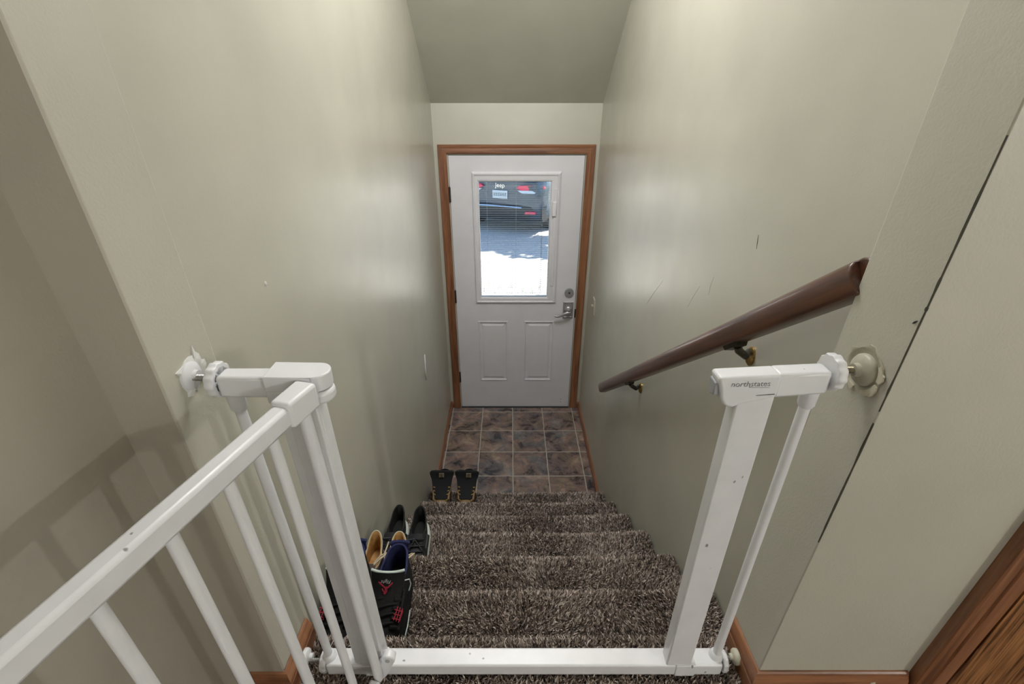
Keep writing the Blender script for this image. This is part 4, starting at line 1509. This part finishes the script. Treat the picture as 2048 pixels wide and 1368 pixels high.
def work_boot(label, loc, rz, lean):
    t_ = thing('work_boot', label, 'boot', loc, rz, 'black and tan boots')
    L, w, h = 0.290, 0.049, 0.036
    K = dict(local=True, smooth=True)
    obj('sole', sole_mb(L, w, h, 1.06), M_black, t_, angle=35, **K)
    sp = [(0.034, -0.138, 0.140, 0.0480, 0), (0.060, -0.137, 0.141, 0.0485, 0), (0.080, -0.118, 0.141, 0.0470, 0), (0.098, -0.070, 0.140, 0.0455, 0), (0.106, -0.040, 0.139, 0.0445, 0), (0.114, -0.012, 0.138, 0.0440, 0), (0.121, 0.006, 0.138, 0.0460, 0), (0.125, 0.012, 0.139, 0.0480, 0)]
    obj('upper', upper_mb(sp, h), M_boottan, t_, angle=60, **K)
    obj('lining', lining_mb(sp[-1], L, 0.08), M_bootblk, t_, angle=60, **K)
    prof_ = [(-0.085, 0.090), (-0.050, 0.110), (-0.020, 0.134), (0.004, 0.162), (0.017, 0.186), (0.021, 0.202), (0.022, 0.212), (0.022, 0.218)]
    hw_ = [0.043, 0.051, 0.055, 0.061, 0.070, 0.073, 0.063, 0.036]
    tg = obj('tongue', slab(prof_, hw_, 0.010, crown=0.10), M_bootblk, t_, angle=50, **K)
    c0 = Vector((lean * 0.012, 0.0045, 0.196))
    M = frame(c0, (1, 0, 0), (0, 0.34, 0.94))
    mb = MB()
    q = [(-0.015, -0.014), (0.015, -0.014), (0.015, 0.014), (-0.015, 0.014)]
    mb.hexa([M @ Vector((a, b_, 0)) for a, b_ in q] + [M @ Vector((a, b_, 0.0035)) for a, b_ in q])
    lb = obj('tongue_label', mb, M_tag, tg, local=True)
    mb = MB()
    for i in range(12):
        a, b_ = 2 * math.pi * i / 12, 2 * math.pi * (i + 1) / 12
        stroke(mb, [(0.006 * math.cos(a), 0.002 + 0.006 * math.sin(a)), (0.006 * math.cos(b_), 0.002 + 0.006 * math.sin(b_))], 0.0026, M @ Matrix.Translation((0, 0, 0.0034)))
    stroke(mb, [(-0.009, -0.010), (0.009, -0.010)], 0.002, M @ Matrix.Translation((0, 0, 0.0034)))
    obj('label_mark', mb, M_black, lb, local=True)
    for s_ in (-1, 1):
        mb = MB()
        st_ = [(s_ * 0.043, -0.088, 0.092), (s_ * 0.046, -0.060, 0.108), (s_ * 0.050, -0.040, 0.117), (s_ * 0.052, -0.022, 0.128), (s_ * 0.052, -0.006, 0.136)]
        mb.tube(st_, 0.0055, 8, flat=1.0)
        for (x, y, z) in st_[:-1]:
            mbe = MB().tube([(x - s_ * 0.004, y - 0.006, z + 0.004), (x - s_ * 0.012, y - 0.012, z + 0.008)], [0.0042, 0.0036], 8)
            obj('eyelet_hook', mbe, M_hook, t_, **K)
        obj('eyelet_stay', mb, M_boottan, t_, **K)
    return t_


TZ = lambda k: -RISE * k + 0.001
court_sneaker('black and navy sneaker with red prints, right one of the pair behind the gate', (-0.366, 0.822, TZ(1)), R(-1), 1)
court_sneaker('black and navy sneaker partly hidden behind the left gate post', (-0.487, 0.828, TZ(1)), R(1), -1)
moccasin('brown moccasin with cream laces, right one directly behind the front black and navy sneaker', (-0.424, 1.046, TZ(2)), R(2.5))
moccasin('brown moccasin with cream laces nearest the left wall', (-0.5095, 1.050, TZ(2)), R(0.5)).scale = (0.92, 1, 1)
knit_trainer('black trainer with white sole, right one of the pair on the middle step', (-0.412, 1.315, TZ(3)), R(2))
knit_trainer('black trainer with white sole, the one against the left wall', (-0.5055, 1.322, TZ(3)), R(0))
work_boot('black boot with tan eyelets on the lowest step, next to the left wall', (-0.452, 2.165, TZ(6)), R(0), 0)
work_boot('black boot with tan eyelets on the lowest step, right one of the pair', (-0.302, 2.165, TZ(6)), R(-2), 1)

# ------------------------------------------------------------------ outside
ZG = -1.45
struct('floor_driveway', MB().box(-14, 14, YD + 0.13, 34, ZG - 0.3, ZG), M_ground)
struct('floor_doorstep', MB().box(-0.7, 0.7, YD + TH + 0.002, YD + TH + 0.5, ZG - 0.02, ZF - 0.02), M_ground)

# parked car, seen from behind
O = Vector((-0.23, 9.62, ZG))
car = thing('parked_car', 'dark blue grey car parked outside behind the door window blinds', 'car', O, R(-20))
KC = dict(local=True)


def car_ring(y, pts):
    half = [(x, y, z) for x, z in pts]
    return half + [(-x, y, z) for x, z in reversed(pts)]


# right half outline (x, z) bottom to top at stations along the length
lower = [
    (0.00, [(0.55, 0.36), (0.72, 0.40), (0.76, 0.55), (0.76, 0.72), (0.74, 0.90), (0.70, 1.00), (0.40, 1.02)]),
    (0.05, [(0.60, 0.28), (0.80, 0.34), (0.84, 0.55), (0.83, 0.72), (0.81, 0.92), (0.77, 1.03), (0.42, 1.05)]),
    (0.25, [(0.66, 0.26), (0.87, 0.33), (0.905, 0.55), (0.90, 0.74), (0.89, 0.94), (0.83, 1.06), (0.45, 1.08)]),
    (1.20, [(0.70, 0.26), (0.89, 0.32), (0.92, 0.55), (0.915, 0.74), (0.90, 0.95), (0.84, 1.08), (0.45, 1.10)]),
    (3.00, [(0.70, 0.26), (0.89, 0.32), (0.92, 0.55), (0.915, 0.74), (0.90, 0.94), (0.84, 1.05), (0.45, 1.07)]),
    (4.00, [(0.66, 0.28), (0.85, 0.34), (0.88, 0.55), (0.87, 0.70), (0.84, 0.88), (0.78, 0.96), (0.42, 0.99)]),
    (4.35, [(0.52, 0.34), (0.66, 0.38), (0.70, 0.55), (0.69, 0.66), (0.66, 0.80), (0.62, 0.86), (0.35, 0.88)]),
]
mb = MB().loft([car_ring(y, p) for y, p in lower])
body = obj('body', mb, M_carbody, car, smooth=True, angle=40, local=True)
cab = [
    (0.10, [(0.78, 1.02), (0.70, 1.10), (0.40, 1.13)]),
    (0.42, [(0.80, 1.04), (0.66, 1.50), (0.36, 1.56)]),
    (0.80, [(0.81, 1.05), (0.67, 1.58), (0.38, 1.63)]),
    (2.00, [(0.82, 1.05), (0.66, 1.58), (0.38, 1.64)]),
    (2.60, [(0.82, 1.05), (0.64, 1.50), (0.36, 1.55)]),
    (3.30, [(0.82, 1.03), (0.72, 1.06), (0.38, 1.07)]),
]
obj('cabin', MB().loft([car_ring(y, p) for y, p in cab]), M_carbody, car, smooth=True, angle=40, local=True)
rw = [(-0.56, 1.14), (0.56, 1.14), (0.50, 1.44), (-0.50, 1.44)]
yq = lambda z: 0.13 + (z - 1.10) * 0.74
obj('rear_window', MB().loft([[(x, yq(z) - 0.050 + d_, z) for x, z in rw] for d_ in (0.0, 0.05)]), M_carglass, car, local=True)
for s_ in (-1, 1):
    q = [(0.55, 1.08), (2.75, 1.08), (2.45, 1.46), (0.80, 1.50)]
    obj('side_window', MB().loft([[(s_ * (0.825 - (z - 1.05) * 0.30 + d_), y, z) for y, z in q] for d_ in (-0.03, 0.006)]), M_carglass, car, local=True)
# tailgate seam, lower bumper, chrome strip
rings = []
for z0, off in ((0.27, 0.02), (0.36, -0.025), (0.50, -0.045), (0.56, -0.035), (0.58, 0.0)):
    rings.append([(x, off + 0.10 * (abs(x) / 0.86) ** 4 + (0.10 if abs(x) > 0.84 else 0), z0) for x in (-0.90, -0.84, -0.6, -0.3, 0, 0.3, 0.6, 0.84, 0.90)])
mb = MB()
n = 9
vs = [p for r_ in rings for p in r_] + [(p[0] * 0.98, p[1] + 0.2, p[2]) for r_ in rings for p in r_]
fs = []
m_ = len(rings)
for k in range(m_ - 1):
    for i in range(n - 1):
        fs.append((k * n + i, k * n + i + 1, (k + 1) * n + i + 1, (k + 1) * n + i))
        o_ = m_ * n
        fs.append((o_ + k * n + i, o_ + (k + 1) * n + i, o_ + (k + 1) * n + i + 1, o_ + k * n + i + 1))
bump_ = obj('rear_bumper', mb.add(vs, fs), M_carplastic, car, smooth=True, local=True)
mb = MB().tube([(-0.46, -0.060, 0.545), (-0.2, -0.068, 0.552), (0.2, -0.068, 0.552), (0.46, -0.060, 0.545)], 0.018, 8)
obj('chrome_strip', mb, M_chrome, car, smooth=True, local=True)
for s_ in (-1, 1):
    q = [(0.34, 0.905), (0.40, 0.955), (0.64, 0.965), (0.85, 0.945), (0.87, 0.895), (0.78, 0.865), (0.44, 0.865)]
    yy = lambda x: -0.022 + 0.16 * max(0.0, (abs(x) - 0.55) / 0.3) ** 2
    tlp = obj('tail_light', MB().loft([[(s_ * x, yy(x) + d_, z) for x, z in q] for d_ in (-0.03, 0.06)]), M_taillight, car, local=True, bevel=0.01)
    q2 = [(0.36, 0.865), (0.74, 0.862), (0.70, 0.815), (0.46, 0.815)]
    obj('reverse_lens', MB().loft([[(s_ * x, yy(x) + d_, z) for x, z in q2] for d_ in (-0.028, 0.05)]), M_clearlens, tlp, local=True)
    obj('reflector', MB().loft([[(s_ * x, -0.045 + 0.06 * (x - 0.5) + d_, z) for x, z in ((0.52, 0.43), (0.74, 0.44), (0.72, 0.48), (0.54, 0.475))] for d_ in (-0.02, 0.05)]), M_taillight, car, local=True)
pb = obj('number_plate', MB().box(-0.155, 0.155, -0.034, -0.010, 0.69, 0.845), M_plate, car, local=True, bevel=0.004)
mb = MB()
for q in range(6):
    x = -0.115 + q * 0.046
    mb.box(x - 0.014, x - 0.006, -0.037, -0.033, 0.735, 0.80)
    mb.box(x + 0.004, x + 0.012, -0.037, -0.033, 0.735, 0.80)
    mb.box(x - 0.014, x + 0.012, -0.037, -0.033, 0.762 + 0.01 * (q % 3), 0.772 + 0.01 * (q % 3))
obj('plate_figures', mb, M_plateink, pb, local=True)
M = Matrix.Translation((0.0, -0.022, 0.935)) @ Matrix.Rotation(R(90), 4, 'X')
mbt = text_mb('Jeep', 0.115, M)
obj('badge_lettering', mbt, M_chrome, car, local=True)
for (x, y) in ((0.80, 0.80), (-0.80, 0.80), (0.80, 3.40), (-0.80, 3.40)):
    s_ = 1 if x > 0 else -1
    prf = [(0.20, 0.10), (0.24, 0.125), (0.31, 0.125), (0.345, 0.095), (0.345, -0.095), (0.31, -0.115), (0.20, -0.115)]
    rings = [[(x + s_ * a, y + r_ * math.cos(2 * math.pi * k / 36), 0.345 + r_ * math.sin(2 * math.pi * k / 36)) for k in range(36)] for r_, a in prf]
    wh = obj('wheel', MB().loft(rings, False, False), M_tire, car, smooth=True, local=True)
    mb = MB()
    for k in range(10):
        a = 2 * math.pi * k / 10
        ca, sa = math.cos(a), math.sin(a)
        qd = [(0.04, -0.022), (0.235, -0.016), (0.235, 0.016), (0.04, 0.022)]
        mb.loft([[(x + s_ * d_, y + u * ca - v_ * sa, 0.345 + u * sa + v_ * ca) for u, v_ in qd] for d_ in (0.075, 0.115)])
    mb.loft([circ(24, r_, lambda a, c_: (x + s_ * d_, y + a, 0.345 + c_)) for r_, d_ in ((0.245, 0.02), (0.245, 0.118), (0.225, 0.118), (0.222, 0.03))])
    obj('rim', mb, M_rim, wh, smooth=True, local=True, angle=35)

# trees beside the drive throw the shade on it
rs = np.random.RandomState(11)


def canopy(label, blobs, trunk, seed):
    r2 = np.random.RandomState(seed)
    tx, ty, th = trunk
    t_ = thing('shade_tree', label, 'tree', (tx, ty, ZG))
    mb = MB()
    for (cx_, cy_, cz_, rx, ry, rz_, n_) in blobs:
        for _ in range(n_):
            d_ = r2.normal(0, 1, 3)
            d_ /= np.linalg.norm(d_)
            k = r2.uniform(0.2, 1.0) ** 0.5
            c_ = Vector((cx_ + d_[0] * rx * k, cy_ + d_[1] * ry * k, cz_ + d_[2] * rz_ * k))
            u = Vector(r2.normal(0, 1, 3)).normalized()
            v_ = u.cross(Vector(r2.normal(0, 1, 3))).normalized()
            s_ = r2.uniform(0.12, 0.22)
            mb.add([c_ - u * s_, c_ + v_ * s_ * 0.5, c_ + u * s_, c_ - v_ * s_ * 0.5], [(0, 1, 2, 3)])
    obj('crown', mb, M_leaf, t_)
    obj('trunk', MB().tube([(tx, ty, ZG), (tx + 0.05, ty, ZG + th * 0.5), (blobs[0][0], blobs[0][1], th * 0.8)], [0.22, 0.17, 0.10], 10), M_bark, t_, smooth=True)
    return t_


def shade_spot(x, y, z):
    k = (z - ZG) / SUN_DIR.z
    return (x + SUN_DIR.x * k, y + SUN_DIR.y * k, z)


bl = []
for (gx, gy, rx, ry, n_) in ((-1.6, 9.45, 1.6, 1.15, 1300), (0.5, 8.70, 0.9, 0.75, 620), (-0.3, 10.6, 2.4, 0.85, 1500), (2.4, 8.4, 1.3, 0.8, 600), (0.2, 12.2, 3.4, 1.5, 1700), (-2.6, 11.5, 1.6, 2.2, 900), (-0.35, 8.95, 0.6, 0.60, 350)):
    x, y, z = shade_spot(gx, gy, 3.4)
    bl.append((x, y, z, rx, ry, 0.5, n_))
canopy('leafy tree beside the driveway shading the parked car', bl, (4.8, 11.5, 3.6), 31)
# few green weeds by the doorstep
mb = MB()
for _ in range(240):
    x, y = rs.uniform(-0.6, 0.8), rs.uniform(5.2, 6.6)
    a = rs.uniform(0, 6.28)
    hh = rs.uniform(0.03, 0.08)
    dx_, dy_ = math.cos(a) * 0.006, math.sin(a) * 0.006
    lx_, ly_ = rs.uniform(-0.04, 0.04), rs.uniform(-0.04, 0.04)
    mb.add([(x - dx_, y - dy_, ZG), (x + dx_, y + dy_, ZG), (x + lx_, y + ly_, ZG + hh)], [(0, 1, 2)])
tag(obj('grass', mb, M_grass), 'sparse green grass blades in the gravel outside the door', 'grass', None, 'stuff')
